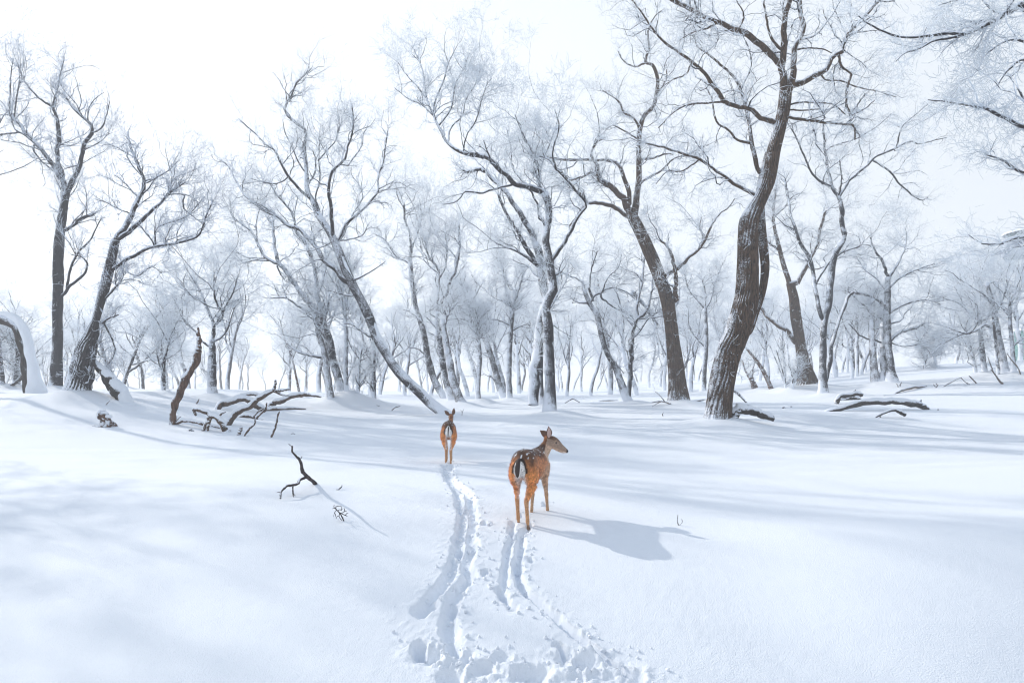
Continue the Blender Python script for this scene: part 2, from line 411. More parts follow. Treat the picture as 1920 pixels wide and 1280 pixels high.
# 1 tall dark tree at the far left
tree('tall slim dark tree at far left with forked crown and a snapped stub', (104, 733), [
 (20, 14, [104,735, 107,669, 108,590, 109,512, 111,450, 116,409, 124,362]),
 (10, 3.0, [124,362, 134,347, 150,309, 158,269, 170,250, 170,234, 156,220, 137,203, 119,175]),
 (10, 4.5, [124,362, 116,330, 108,294, 111,250, 106,225, 98,200]),
 (4.5, 1.6, [98,200, 78,187, 56,166, 41,141, 33,120]),
 (4, 1.6, [98,200, 103,184, 109,159, 116,128, 120,112]),
 (9, 4, [114,335, 91,297, 69,272, 50,253, 38,234, 23,222, 16,212]),
 (4, 1.4, [16,212, 19,184, 20,144, 25,110]),
 (3.5, 1.4, [26,224, 30,190, 36,150, 38,120]),
 (5, 2, [52,254, 38,250, 25,249, 0,252, -18,246]),
 (4, 1.5, [66,270, 62,280, 76,300, 96,318, 112,330]),
 (7, 4.5, [122,430, 134,424, 150,411, 178,400]),
 (7, 2, [116,553, 134,534, 156,516, 164,497, 156,484, 134,477]),
 (5, 1.6, [125,545, 134,497, 150,469, 169,450, 182,425, 190,410]),
 (4, 1.5, [152,309, 138,312, 119,318]),
 (3.5, 1.3, [170,250, 190,240, 200,215, 206,190]),
 (3, 1.2, [160,280, 185,268, 205,250]),
], 'dark', 11, cr=dict(n1=150, m2=7, m3=6, L1=1.5, L2=.75, L3=.3, up=.3, tw='blue', tr=.0045, wig=.18, ang=.7), landmark='tall slim dark tree at far left')

# 2 leaning tree on a broken old trunk, left
tree('leaning tree growing from a broken furrowed old trunk with torn yellow wood', (141, 750), [
 ([40, 35, 33, 32, 22, 13, 14, 16, 15, 14], 14, [141,752, 146,715, 152,685, 160,655, 170,625, 180,597, 188,565, 196,540, 206,497, 216,450]),
 ([20, 26, 24, 16, 9], 9, [156,690, 157,668, 159,650, 162,638, 166,628]),
 (11, 3, [216,450, 236,425, 247,403, 259,372, 269,347, 272,337, 266,325, 256,303, 247,281, 240,256]),
 (11, 2, [222,448, 244,430, 266,412, 294,387, 312,366, 330,353, 347,342]),
 (8, 2.2, [206,506, 231,491, 262,473, 287,462, 328,456, 353,450, 375,440, 387,403, 400,375]),
 (4, 1.5, [290,455, 294,428, 325,415, 353,403, 384,369]),
 (3, 1.3, [312,366, 340,364, 365,372, 372,385]),
 (3.5, 1.4, [345,366, 345,390, 365,408, 378,418]),
 (4, 1.5, [231,494, 243,512, 260,516, 285,500, 303,512]),
 (4, 1.5, [262,372, 240,350, 225,335, 214,328]),
 (3.5, 1.3, [270,345, 290,335, 318,318, 335,300]),
 (6, 2, [196,560, 215,540, 230,520, 232,500]),
 (6, 2.5, [190,605, 205,596, 222,590]),
 (3.5, 1.5, [192,600, 205,625, 216,655, 205,680, 195,690]),
 (3, 1.3, [243,400, 218,390, 200,380, 180,374]),
 (10, 9, [168,718, 172,690, 178,650, 182,610]),
], 'mid', 12, hero=True, cr=dict(n1=120, m2=7, m3=6, L1=1.3, L2=.65, L3=.28, up=.25, tw='blue', tr=.0045, skip=2, wig=.2, ang=.75), landmark='broken furrowed old trunk on the left', caps=(12,))

# 3 round crowned small tree
tree('round crowned frosted tree standing behind the driftwood branches', (397, 746), [
 (18, 11, [398,746, 397,715, 397,687, 398,660, 398,637]),
 (8, 2, [398,640, 400,606, 387,575, 375,544, 362,520]),
 (7, 2, [399,625, 403,610, 419,590, 406,569, 400,540, 402,510]),
 (5, 1.6, [400,640, 415,632, 425,620, 432,600, 440,575]),
 (5, 1.6, [396,650, 380,640, 365,620, 350,605, 340,590]),
 (5, 1.6, [408,600, 425,570, 438,545, 445,520]),
 (4, 1.4, [388,575, 372,560, 352,548, 338,530]),
 (3, 1.4, [397,700, 385,695, 378,690]),
], 'mid', 13, cr=dict(n1=100, m2=8, m3=7, L1=1.7, L2=.8, L3=.35, up=.1, skip=1, tr=.006, n0=12), landmark='round crowned frosted tree')

# 5 arching tree, centre left
tree('tall tree arching up left from a snow topped trunk behind the smaller deer', (838, 779), [
 ([17,17,17,18,17,18,17,16,16,15,14,13,12], 10, [838,779, 806,753, 775,725, 744,694, 722,659, 704,630, 691,591, 675,559, 653,519, 641,487, 628,453, 616,431, 594,400]),
 (10, 2.5, [594,400, 584,375, 575,350, 575,325, 570,287, 572,247, 550,228, 534,206, 545,180, 556,156, 584,128]),
 (6, 2, [588,378, 559,353, 541,331, 525,303, 516,284, 500,272, 478,250, 450,225]),
 (8, 2.5, [626,446, 622,412, 619,375, 619,328, 637,309, 650,294, 651,278, 659,256, 662,225, 659,194]),
 (7, 2, [634,450, 650,419, 672,400, 694,378, 708,359, 709,328, 719,303, 722,275, 728,240]),
 (11, 5, [654,531, 631,509, 612,490, 600,475, 584,453, 562,431, 537,422, 519,406, 494,394]),
 (5, 1.8, [494,394, 462,369, 447,347, 431,316, 415,300]),
 (5, 2, [690,628, 672,616, 659,608, 645,606]),
 (4, 1.5, [659,555, 637,550, 616,544]),
 (4, 1.4, [664,525, 690,512, 712,498, 722,490]),
 (4, 1.5, [600,395, 592,370, 600,335, 598,300, 600,240]),
 (3.5, 1.4, [598,300, 615,280, 630,262, 636,235]),
 (3.5, 1.3, [575,325, 560,305, 545,270, 535,250, 530,225]),
 (4, 1.4, [637,450, 660,448, 680,440, 690,420]),
 (3.5, 1.3, [650,425, 665,395, 680,370, 672,345, 660,330]),
 (4, 1.5, [575,350, 590,325, 592,300, 586,280]),
 (3, 1.2, [541,331, 530,340, 510,345, 490,340, 470,335]),
], 'mid', 15, caps=(0,), cr=dict(n1=190, m2=8, m3=6, L1=1.5, L2=.7, L3=.3, up=.2, skip=0, tr=.005, wig=.25, ang=.8), landmark='tall tree arching up to the left')

# 6 leaning trunk beside it
tree('leaning dark brown tree with low dead limbs rising from the snow mound', (645, 749), [
 ([19,16,15,15,14,11,10,8], 8, [645,749, 634,709, 622,666, 616,637, 603,603, 587,575, 572,560, 556,537]),
 (9, 4.5, [556,537, 537,509, 522,494, 516,470, 512,440, 512,412]),
 (6, 2, [522,494, 497,481, 484,459, 475,437, 453,419, 437,409, 431,375]),
 (4, 1.6, [500,484, 478,484, 459,481, 437,466]),
 (4, 1.5, [505,489, 478,487, 456,492, 436,468]),
 (10, 6, [616,637, 606,605, 600,575, 595,544, 591,512, 587,491, 575,459]),
 (6, 2, [575,459, 556,434, 547,397, 519,366, 505,340]),
 (8, 3.5, [620,672, 600,668, 587,666, 569,662, 550,653, 537,642]),
 (6, 2, [578,583, 556,572, 537,559, 508,559]),
 (4, 1.5, [537,559, 533,545, 528,535]),
 (4, 1.6, [520,500, 530,520, 540,530]),
 (4, 1.5, [484,459, 480,430, 484,400, 492,380]),
 (4, 1.5, [600,545, 607,520, 612,490, 606,460, 598,430]),
], 'mid', 16, cr=dict(n1=130, m2=8, m3=6, L1=1.4, L2=.7, L3=.3, up=.15, skip=0, tr=.005), landmark='leaning dark brown tree on the snow mound')

tree('slender upright trunk just right of the snow mound', (648, 744), [
 (9, 6, [650,744, 648,690, 649,640, 647,600, 647,560]), (4, 2, [647,600, 640,560, 636,520]), (4, 2, [648,580, 655,540, 658,500]),
], 'far', 17, cr=dict(n1=60, m2=8, m3=6, skip=0, tr=.006, L1=1.5), landmark=None)
tree('thin leaning trunk behind the leaning brown tree', (671, 744), [(6, 3.5, [671,744, 673,700, 678,653])], 'far', 18, cr=dict(n1=20, m2=7, m3=6, skip=0, tr=.006))
tree('short straight dark trunk between two leaning trees', (702, 752), [(8, 5, [701,752, 701,700, 702,653])], 'mid', 19, cr=dict(n1=20, m2=7, m3=5, skip=0, tr=.005))
tree('greyish frosted trunk left of the leaning brown tree', (619, 752), [(13, 8, [621,752, 615,710, 610,670, 600,630, 590,590]), (5, 2, [600,630, 612,590, 618,550])], 'white', 20, cr=dict(n1=40, m2=7, m3=6, skip=0, tr=.006))
tree('thin young brown tree right of the driftwood', (563, 746), [(4.5, 2.5, [563,747, 556,710, 548,675, 540,655]), (2.5, 1.2, [548,675, 535,640, 525,600]), (2.5, 1.2, [548,675, 560,640, 566,600])], 'red', 21, cr=dict(n1=50, m2=8, m3=8, skip=1, tr=.006, L1=1.2))

# 7 trio behind the small deer
tree('curving dark trunk, left one of the trio behind the smaller deer', (838, 752), [
 (13, 8, [838,752, 816,716, 803,675, 797,637, 787,597, 778,569, 772,522, 769,490]),
 (7, 3, [769,490, 770,469, 768,440, 759,412, 757,380]),
 (5, 2, [769,496, 760,490, 741,478, 722,450, 705,440]),
 (3.5, 1.6, [770,470, 782,440, 790,410, 788,385]),
 (4, 1.5, [787,597, 770,585, 756,580]), (4, 1.6, [803,670, 785,655, 765,650]),
], 'mid', 22, cr=dict(n1=90, m2=7, m3=7, L1=1.7, L2=.8, L3=.33, tr=.0065, skip=0, up=.15, n0=10), landmark='trio of trunks behind the smaller deer')
tree('straight middle trunk of the trio with a snow nest in its fork', (849, 757), [
 (14, 9, [850,758, 837,716, 828,669, 822,622, 819,584]),
 (8, 3, [819,584, 831,559, 847,522, 859,487, 862,450, 860,415]),
 (6, 2.5, [819,584, 822,537, 822,506, 803,478, 795,445]),
 (4, 1.5, [859,487, 845,470, 830,460, 818,440]),
 (4, 1.5, [822,620, 805,600, 795,590]), (4, 1.5, [822,525, 835,500, 838,470, 835,440]),
], 'mid', 23, cr=dict(n1=90, m2=7, m3=7, L1=1.7, L2=.8, L3=.33, tr=.0065, skip=0, up=.15, n0=12))
tree('snow plastered white trunk, right one of the trio behind the smaller deer', (866, 761), [
 (18, 9, [868,762, 858,740, 850,716, 841,669, 834,625, 830,600]), (5, 2, [833,615, 840,590, 852,570]),
], 'white', 24, cr=dict(n1=25, m2=7, m3=7, skip=1, tr=.006))

# 8 big central tree
tree('big central tree of twisting speckled stems, its foot the nearest in the middle', (1030, 780), [
 ([25,21,20,18,16,16,15,14,14,14,14,14,15], 13, [1030,781, 1031,731, 1030,669, 1027,606, 1023,575, 1031,556, 1039,540, 1033,512, 1030,487, 1023,450, 1027,420, 1029,387, 1021,362]),
 ([20,19,17,15,16,14,14], 12, [1000,759, 1003,700, 1008,637, 1014,590, 1023,553, 1016,519, 1012,487, 1003,456]),
 (12, 6, [1021,362, 996,351, 968,344, 950,330, 926,309, 908,293, 880,288]),
 (9, 3, [908,294, 890,290, 870,286, 855,281, 838,267, 827,246, 813,218, 799,183]),
 (4, 1.8, [799,183, 794,141, 786,115, 775,90]),
 (4.5, 1.8, [810,214, 818,185, 832,150, 840,120, 852,95]),
 (4, 1.6, [822,236, 845,205, 853,160, 868,130, 880,100]),
 (3.5, 1.5, [800,185, 780,160, 762,140, 745,115]),
 (3.5, 1.5, [812,216, 790,196, 765,185, 740,165]),
 (11, 7, [1003,456, 996,436, 978,404, 961,380, 947,358, 926,337, 912,320]),
 (8, 4, [912,320, 895,318, 880,322, 866,318]),
 (10, 4, [1006,497, 994,475, 978,450, 975,440, 957,415, 940,380, 933,362]),
 (9, 3, [1037,484, 1050,466, 1062,450, 1077,415, 1094,394, 1101,383, 1087,366, 1066,341, 1042,316]),
 (6, 3, [1003,494, 981,478, 956,466, 931,456]),
 (5, 2, [1010,360, 1010,323, 996,281, 978,246, 965,215]),
 (4, 1.6, [1012,350, 1016,310, 1030,270, 1042,240, 1050,205]),
 (4, 1.6, [996,351, 975,335, 960,310, 958,280, 950,240]),
 (5, 2, [968,344, 925,355, 900,362, 873,360, 855,378, 830,383]),
 (5, 2.5, [1012,410, 1008,385, 1000,368, 992,352]),
 (4, 1.7, [1042,316, 1036,290, 1042,262, 1048,235, 1040,205]),
 (4, 1.7, [1042,318, 1030,300, 1012,293, 995,292]),
 (5, 3, [1039,517, 1048,511, 1053,508]),
 (3.5, 1.5, [840,268, 845,240, 868,215, 872,190, 890,160, 900,130]),
 (3.5, 1.5, [868,288, 875,255, 893,225, 902,190, 915,150]),
], 'mid', 25, cr=dict(n1=250, m2=8, m3=8, L1=1.35, L2=.65, L3=.3, tr=.0065, skip=0, up=.16, wig=.22, ang=.8, n0=24), landmark='big central tree of twisting stems')
tree('narrow dark hollow trunk tucked behind the big central stems', (1015, 757), [(10, 8, [1015,757, 1014,715, 1014,669, 1015,630])], 'dark', 26, cr=None, skirt=False)

# 9 speckled leaning tree right of centre
tree('thick frost speckled brown tree leaning left, right of centre', (1272, 763), [
 ([34,28,26,24,24,25,22,21,19,18], 17, [1274,764, 1269,716, 1266,676, 1262,637, 1257,600, 1250,560, 1237,522, 1222,481, 1203,440, 1186,408]),
 (12, 3.5, [1188,410, 1192,385, 1193,369, 1198,334, 1198,281, 1200,246, 1207,218, 1224,200, 1231,176, 1233,148, 1224,123, 1210,116, 1217,91]),
 (15, 8, [1184,408, 1172,380, 1144,348, 1126,337, 1119,309]),
 (9, 4, [1181,385, 1179,358, 1168,327, 1158,306, 1133,302, 1101,300, 1052,299, 1010,293]),
 (9, 4, [1182,411, 1154,390, 1122,380, 1101,380, 1087,362, 1056,341]),
 (6, 3, [1126,337, 1110,325, 1095,330, 1070,337, 1050,322]),
 (6, 2.5, [1119,309, 1108,290, 1118,268, 1136,258]),
 (6, 2.5, [1195,350, 1212,335, 1240,320, 1262,298, 1290,290]),
 (5, 2, [1200,250, 1192,225, 1170,210, 1160,190, 1130,170]),
 (4, 1.8, [1210,118, 1190,125, 1170,115, 1158,95]),
 (4, 1.8, [1217,91, 1215,60, 1225,35, 1240,20]),
 (6, 2.2, [1202,300, 1225,296, 1250,288, 1262,290]),
 (4, 1.8, [1231,180, 1248,150, 1250,130]),
 (9, 8, [1267,562, 1267,540, 1267,517]),
 (7, 3.5, [1267,517, 1260,480, 1250,460, 1237,450]),
 (8, 4, [1246,516, 1262,509, 1275,499, 1294,480, 1312,465, 1327,439, 1335,420]),
 (4, 1.8, [1312,465, 1318,445, 1312,425, 1315,405]),
 (4, 1.8, [1335,420, 1350,400, 1365,390, 1378,372]),
 (4, 2, [1101,380, 1082,405, 1068,425, 1070,440]),
], 'oak', 27, hero=True, caps=(4, 15), cr=dict(n1=200, m2=8, m3=7, L1=1.45, L2=.7, L3=.3, tr=.006, skip=1, up=.14, wig=.25, ang=.85, n0=16), landmark='thick speckled tree leaning left')

# 10 the great oak
tree('largest deeply furrowed leaning oak in the right half, snow piled at its foot', (1350, 802), [
 ([52,46,42,40,40,39,37,35,34,34,26,26,24,22,21,20,15], 20, [1346,805, 1348,778, 1354,720, 1365,664, 1380,626, 1395,580, 1401,550, 1403,500, 1402,440, 1405,412, 1424,375, 1440,337, 1451,281, 1462,240, 1470,206, 1473,175, 1471,150]),
 ([6,11,14,16,16,15,14,12,10], 10, [1405,625, 1418,585, 1429,545, 1434,505, 1432,469, 1427,420, 1424,375, 1428,337, 1440,285]),
 (15, 8, [1470,195, 1470,165, 1466,124, 1468,86, 1472,37, 1479,0, 1482,-30]),
 (14, 6, [1472,200, 1477,170, 1487,150, 1489,112, 1492,86, 1507,56, 1500,19, 1500,-20]),
 (12, 5, [1477,163, 1500,156, 1530,142, 1552,131, 1562,105, 1575,97, 1582,75, 1601,52, 1624,26, 1646,4, 1665,-15]),
 (6, 3, [1571,101, 1579,124, 1597,139]),
 (5, 4, [1597,139, 1590,157, 1586,187, 1594,217]),
 (12, 6, [1462,122, 1436,94, 1410,71, 1384,56, 1361,45, 1327,34, 1297,17, 1275,6, 1252,-4, 1230,-8]),
 (5, 2, [1342,45, 1320,55, 1297,62, 1275,75]),
 (11, 5, [1462,232, 1440,226, 1425,221, 1402,204, 1361,191, 1346,172, 1324,142, 1297,116, 1271,97]),
 (5, 2, [1271,97, 1245,79, 1222,52, 1200,19, 1185,0]),
 (5, 1.8, [1357,191, 1325,193, 1290,197, 1264,210, 1234,240]),
 (9, 5, [1424,322, 1410,274, 1404,232, 1395,187, 1380,150]),
 (5, 2, [1380,150, 1354,124, 1327,101, 1310,90, 1300,65]),
 (6, 2.2, [1399,266, 1382,262, 1365,244, 1342,225, 1335,187, 1322,160]),
 (8, 4, [1421,367, 1387,351, 1350,326, 1312,300, 1267,283]),
 (4.5, 1.8, [1267,283, 1237,274, 1207,267, 1172,246, 1150,235]),
 (6, 4.5, [1477,219, 1511,225, 1545,229, 1597,234]), (4, 2.5, [1597,234, 1603,245, 1603,262]),
 (6, 3, [1462,92, 1444,67, 1436,30, 1432,0]),
 (4, 2, [1480,196, 1500,192, 1530,193, 1562,196, 1585,215]),
 (4, 2, [1480,206, 1500,207, 1520,206, 1536,204]),
 (4, 2, [1594,215, 1612,190, 1622,175]),
 (4, 1.6, [1594,217, 1620,205, 1640,188]),
 (4, 1.6, [1500,92, 1525,90, 1548,94, 1560,100]),
 (4, 1.6, [1575,100, 1590,70, 1600,50]),
 (4, 1.7, [1384,56, 1395,30, 1380,0]),
 (3.5, 1.5, [1550,150, 1580,152, 1610,165, 1640,170, 1680,182]),
 (3.5, 1.5, [1310,300, 1280,320, 1250,322, 1230,345]),
 (4, 1.6, [1298,117, 1285,140, 1260,150, 1240,165]),
], 'oak', 28, hero=True, cr=dict(n1=260, m2=7, m3=6, L1=1.3, L2=.6, L3=.26, tr=.0046, skip=2, up=.1, wig=.27, ang=.9, n0=22), flare=.4, landmark='great furrowed oak')

# 11-14 right hand group
tree('speckled leaning tree with an orange wound, snow packed around its wide foot', (1512, 731), [
 ([34,28,22,19,17,15,14,14], 13, [1516,731, 1512,705, 1505,670, 1500,645, 1492,589, 1488,560, 1484,540, 1482,530]),
 (10, 4, [1480,532, 1477,521, 1469,495, 1462,469, 1451,420, 1450,390, 1455,350]),
 (11, 4, [1486,536, 1500,520, 1507,506, 1520,480, 1530,465, 1541,420, 1548,395]),
 (10, 5, [1490,640, 1477,622, 1462,611, 1440,596, 1425,574]),
 (5, 2, [1462,469, 1448,460, 1436,450]),
 (4, 1.8, [1515,500, 1530,505, 1545,500]), (4, 1.8, [1453,405, 1470,390, 1485,370, 1500,362]),
], 'oak', 29, hero=True, cr=dict(n1=110, m2=8, m3=8, skip=1, tr=.006, n0=10), landmark='speckled tree with an orange wound')
tree('slender dark tree with a wide forked crown right of the great oak', (1544, 743), [
 ([19,13,12,12,12,12,11,11], 10, [1543,744, 1543,710, 1543,664, 1545,607, 1554,570, 1557,530, 1564,480, 1580,452]),
 (10, 5, [1580,452, 1581,431, 1578,400, 1575,375, 1560,349, 1551,311]),
 (5, 2, [1551,311, 1545,262, 1543,210, 1546,180]),
 (6, 4, [1576,367, 1594,337, 1624,311, 1639,296, 1680,277]),
 (4, 1.5, [1680,277, 1705,265, 1725,270, 1755,262, 1775,258]),
 (5, 2, [1556,349, 1526,330, 1507,292, 1492,255, 1477,232]),
 (4, 1.5, [1635,300, 1665,319, 1691,349, 1725,375, 1740,370]),
 (3.5, 1.4, [1680,277, 1690,240, 1710,220, 1740,195]),
 (3.5, 1.4, [1545,285, 1565,272, 1600,262, 1640,240, 1670,215]),
 (9, 4, [1541,600, 1534,570, 1526,525, 1519,487, 1500,457, 1489,425, 1481,394, 1472,337]),
 (8, 5, [1549,716, 1556,680, 1560,645, 1575,596, 1590,559, 1601,547]),
 (5, 2, [1528,535, 1545,505, 1575,475, 1610,462, 1620,450]),
 (4, 1.6, [1572,370, 1578,335, 1574,300]),
 (3.5, 1.4, [1541,345, 1550,320, 1570,305, 1585,290]),
 (4, 1.6, [1489,430, 1470,420, 1450,400]),
], 'dark', 30, cr=dict(n1=170, m2=7, m3=6, L1=1.5, L2=.7, L3=.3, skip=1, tr=.005, up=.12), landmark='slender dark tree right of the great oak')
tree('dark twin stemmed tree with a round frosted crown on the right', (1670, 726), [
 ([24,15,13,12,11,10], 9, [1673,727, 1670,690, 1665,645, 1663,600, 1664,560, 1665,520]),
 ([14,12,11], 10, [1657,726, 1657,670, 1656,607]),
 (8, 4, [1669,637, 1687,622, 1710,617, 1732,607]),
 (8, 3, [1663,574, 1642,559, 1620,552, 1601,549, 1580,545]),
 (6, 2.5, [1656,600, 1631,581, 1605,559, 1590,540]),
 (5, 2, [1669,585, 1699,570, 1736,562, 1762,570]),
 (5, 2, [1656,645, 1640,637, 1615,630, 1590,605]),
 (6, 2, [1665,520, 1655,490, 1640,470, 1632,445]),
 (6, 2, [1665,525, 1680,500, 1695,470, 1700,440]),
 (5, 2, [1665,540, 1690,520, 1720,505, 1750,495]),
 (4, 1.5, [1669,607, 1690,600, 1696,588, 1710,575]),
 (4, 1.5, [1662,545, 1640,520, 1622,505, 1605,480]),
 (3, 1.3, [1673,643, 1690,649, 1708,648, 1740,640]),
], 'dark', 31, caps=(2,), cr=dict(n1=170, m2=8, m3=8, L1=1.8, L2=.85, L3=.36, skip=2, tr=.0065, n0=20, up=.1), landmark='dark twin stemmed tree')
tree('white snow plastered birch like trunk left of the dark twin stemmed tree', (1641, 722), [
 (14, 8, [1642,723, 1638,680, 1635,640, 1634,600, 1636,560]), (4, 1.6, [1635,620, 1650,614, 1662,612])], 'white', 32, cr=dict(n1=50, m2=8, m3=7, skip=0, tr=.006))
# far right
tree('dark leaning tree near the right edge with a long snow laden limb', (1884, 706), [
 (13, 7, [1885,707, 1880,670, 1875,645, 1869,610, 1864,589, 1858,560, 1850,530]),
 (7, 2.5, [1866,613, 1845,611, 1819,624, 1800,627, 1775,640, 1760,646]),
 (5, 2, [1860,570, 1840,545, 1830,515]), (5, 2, [1865,590, 1880,560, 1890,530]),
 (7, 4, [1874,707, 1870,670, 1866,630, 1862,600])],
 'mid', 33, caps=(1,), cr=dict(n1=50, m2=7, m3=6, L1=2.2, L2=1.0, L3=.42, skip=0, tr=.008, n0=10), landmark='leaning tree near the right edge')
tree('straight grey trunk left of the dark leaning tree near the right edge', (1847, 703), [(9, 7, [1847,703, 1842,660, 1838,620, 1836,590]), (4,2,[1838,622,1850,600,1856,580])], 'mid', 34, cr=dict(n1=34, m2=7, m3=6, L1=2.2, L2=1.0, L3=.45, skip=0, tr=.008, n0=8))
tree('thin slanting trunk on the open slope at right', (1830, 702), [(6, 3.5, [1830,702, 1822,660, 1815,634, 1810,610])], 'mid', 35, cr=dict(n1=40, m2=8, m3=8, L1=1.8, L2=.9, L3=.4, skip=0, tr=.007))
tree('grey forked tree touching the right edge', (1901, 700), [(8, 5, [1901,701, 1898,650, 1894,607, 1893,560]), (5, 2, [1898,650, 1912,638, 1925,630])], 'mid', 36, cr=dict(n1=45, m2=7, m3=7, L1=2.1, L2=1., L3=.4, skip=0, tr=.008, n0=8))
tree('little snow coated tree alone on the open slope', (1753, 692), [(6, 3, [1753,692, 1753,675, 1750,655]), (3, 1.2, [1751,668, 1740,650, 1736,630]), (3, 1.2, [1752,670, 1764,655, 1770,640])], 'far', 37, cr=dict(n1=80, m2=8, m3=6, L1=1.5, L2=.7, L3=.3, skip=0, tr=.008))
tree('smaller thin sapling beside the little snow coated tree', (1734, 693), [(3, 1.6, [1734,693, 1734,670, 1731,655])], 'far', 38, cr=dict(n1=50, m2=7, m3=5, L1=1.2, L2=.6, L3=.3, skip=0, tr=.007))

# 16-21 middle distance
tree('wide forked tree with dead hanging limbs right of the big central tree', (1180, 757), [
 ([15,13,11,10,10,9,8,8], 7, [1180,757, 1166,722, 1153,687, 1137,659, 1127,625, 1119,591, 1106,569, 1095,544]),
 (10, 6, [1178,748, 1181,716, 1183,662, 1187,625, 1194,600, 1206,591]),
 (6, 2.5, [1194,600, 1195,569, 1203,534, 1209,481, 1215,450]),
 (6, 2, [1206,591, 1216,572, 1222,545, 1224,520]),
 (6, 2, [1108,566, 1112,556, 1128,547, 1147,539, 1175,547, 1190,560]),
 (5, 1.8, [1095,544, 1091,528, 1072,519, 1050,508, 1040,500]),
 (5, 1.8, [1106,569, 1090,567, 1081,566, 1069,556]),
 (8, 5, [1187,547, 1198,562, 1209,572, 1222,592, 1233,609]),
 (6, 2, [1112,560, 1105,535, 1110,500, 1120,470]),
 (4, 1.5, [1130,560, 1150,575, 1180,590, 1190,600]),
 (4, 1.5, [1137,659, 1148,672, 1170,700]),
 (4, 1.5, [1190,612, 1170,590, 1160,560, 1150,530]),
 (4, 1.5, [1128,548, 1140,520, 1160,500, 1165,475]),
], 'mid', 40, cr=dict(n1=150, m2=8, m3=6, L1=1.7, L2=.8, L3=.35, skip=0, tr=.0062, wig=.3, n0=10), landmark='wide forked tree with hanging limbs')
tree('twin tree leaning left beside a straight trunk, left of the big central tree', (946, 752), [
 ([14,12,11,10], 9, [947,752, 934,716, 925,681, 909,631]),
 (6, 3, [909,631, 891,612, 872,597, 850,578]), (6, 2.5, [908,628, 894,603, 878,575, 872,556, 865,530]),
 (4, 1.6, [878,575, 890,555, 905,530]), (4, 1.8, [868,590, 862,570, 858,540]),
 (4, 2, [928,712, 922,706, 918,704]),
], 'mid', 41, cr=dict(n1=110, m2=8, m3=6, L1=1.7, L2=.8, L3=.35, skip=0, tr=.0062, n0=8), landmark='twin tree left of the big central tree')
tree('straight upright trunk close behind the twin tree left of centre', (957, 749), [
 ([12,9,9,8], 7, [955,749, 954,700, 956,650, 959,606, 961,575]),
 (5, 2, [961,575, 950,550, 945,520, 940,490]), (5, 2, [961,575, 972,545, 980,515]), (4,1.8,[958,620,975,612,995,605]), (4,1.6,[956,610,935,600,915,598])],
 'mid', 42, cr=dict(n1=110, m2=8, m3=7, L1=1.7, L2=.8, L3=.35, skip=0, tr=.0062, n0=8))
tree('slim frosted trunk between the trio and the twin tree', (896, 755), [(9, 6, [896,755, 897,715, 900,670, 897,637, 895,600]), (4, 1.8, [897,640, 885,610, 880,580])], 'white', 43, cr=dict(n1=70, m2=8, m3=7, skip=0, tr=.0062, n0=6))
tree('slim tree with curly branches just left of the great oak', (1318, 738), [
 ([11,8,8,7], 6, [1318,738, 1321,690, 1324,645, 1323,600, 1322,575]),
 (4, 1.6, [1322,580, 1305,560, 1290,540, 1285,515]), (4, 1.6, [1322,580, 1335,555, 1340,530, 1350,505]), (4, 1.8, [1323,650, 1305,632, 1292,610, 1290,580]),
 (3.5, 1.5, [1322,575, 1322,545, 1315,520])], 'mid', 44, cr=dict(n1=120, m2=8, m3=7, skip=1, tr=.006, n0=8, wig=.32))
tree('short reddish snapped trunk with a snow cap right behind the great oak', (1416, 733), [(10, 8, [1417,734, 1412,718, 1407,706]), (5, 2, [1406,708, 1398,695, 1392,675]), (4, 2, [1410,706, 1412,690, 1416,670])], 'red', 45, cr=dict(n1=12, m2=5, m3=4, skip=1, tr=.005))
tree('bare brown pole leaning left between the great oak and the wounded tree', (1448, 732), [(8, 4.5, [1448,733, 1436,705, 1425,685, 1412,668, 1400,653])], 'red', 46, cr=dict(n1=6, m2=4, m3=3, skip=0, tr=.004, t0=.6))
for i, (bx, by, tips) in enumerate([(1473, 733, [(1455,655),(1440,640),(1466,650),(1490,690),(1500,668)]), (1487, 731, [(1494,690),(1505,672),(1478,680)])]):
    tree(['bushy many stemmed sapling left of the wounded tree', 'smaller bushy sapling hugging the wounded tree'][i], (bx, by),
      [(4, 3, [bx,by+1, bx-1,by-14, bx-2,by-25])]+[(3, 1.4, [bx-1,by-12, (bx+tx)/2+3,(by+ty)/2, tx,ty]) for tx, ty in tips], 'mid', 50+i, cr=dict(n1=16, m2=5, m3=4, L1=.9, L2=.5, L3=.28, skip=1, tr=.006), name='sapling')
# left background
tree('thin leaning forked tree right of the broken old trunk', (229, 726), [
 (7, 4, [229,726, 238,700, 250,669, 262,637, 272,610]), (5, 2.5, [240,697, 265,680, 291,656, 312,638, 331,622]), (3, 1.3, [262,640, 280,610, 300,585, 318,565]), (3, 1.3, [250,683, 275,676, 310,672, 335,664])],
 'mid', 52, cr=dict(n1=60, m2=7, m3=6, L1=1.7, L2=.85, L3=.35, skip=0, tr=.007, n0=8))
tree('short dark upright trunk between the broken trunk and the reddish stump', (306, 738), [(8, 6, [306,738, 306,705, 308,669]), (4, 1.8, [306,700, 298,680, 294,665]), (4, 1.8, [308,672, 315,650, 320,630])], 'mid', 53, cr=dict(n1=45, m2=7, m3=6, L1=1.7, L2=.95, L3=.4, skip=1, tr=.007, n0=8))
tree('dark forked trunk behind the snow covered arch at the left edge', (31, 722), [(9, 6, [30,722, 31,690, 33,655, 30,620]), (5, 2, [33,655, 24,640, 18,625]), (6,3,[33,712, 45,695, 52,680])], 'dark', 54, cr=dict(n1=50, m2=7, m3=6, L1=1.8, L2=.95, L3=.4, skip=0, tr=.007, n0=6))
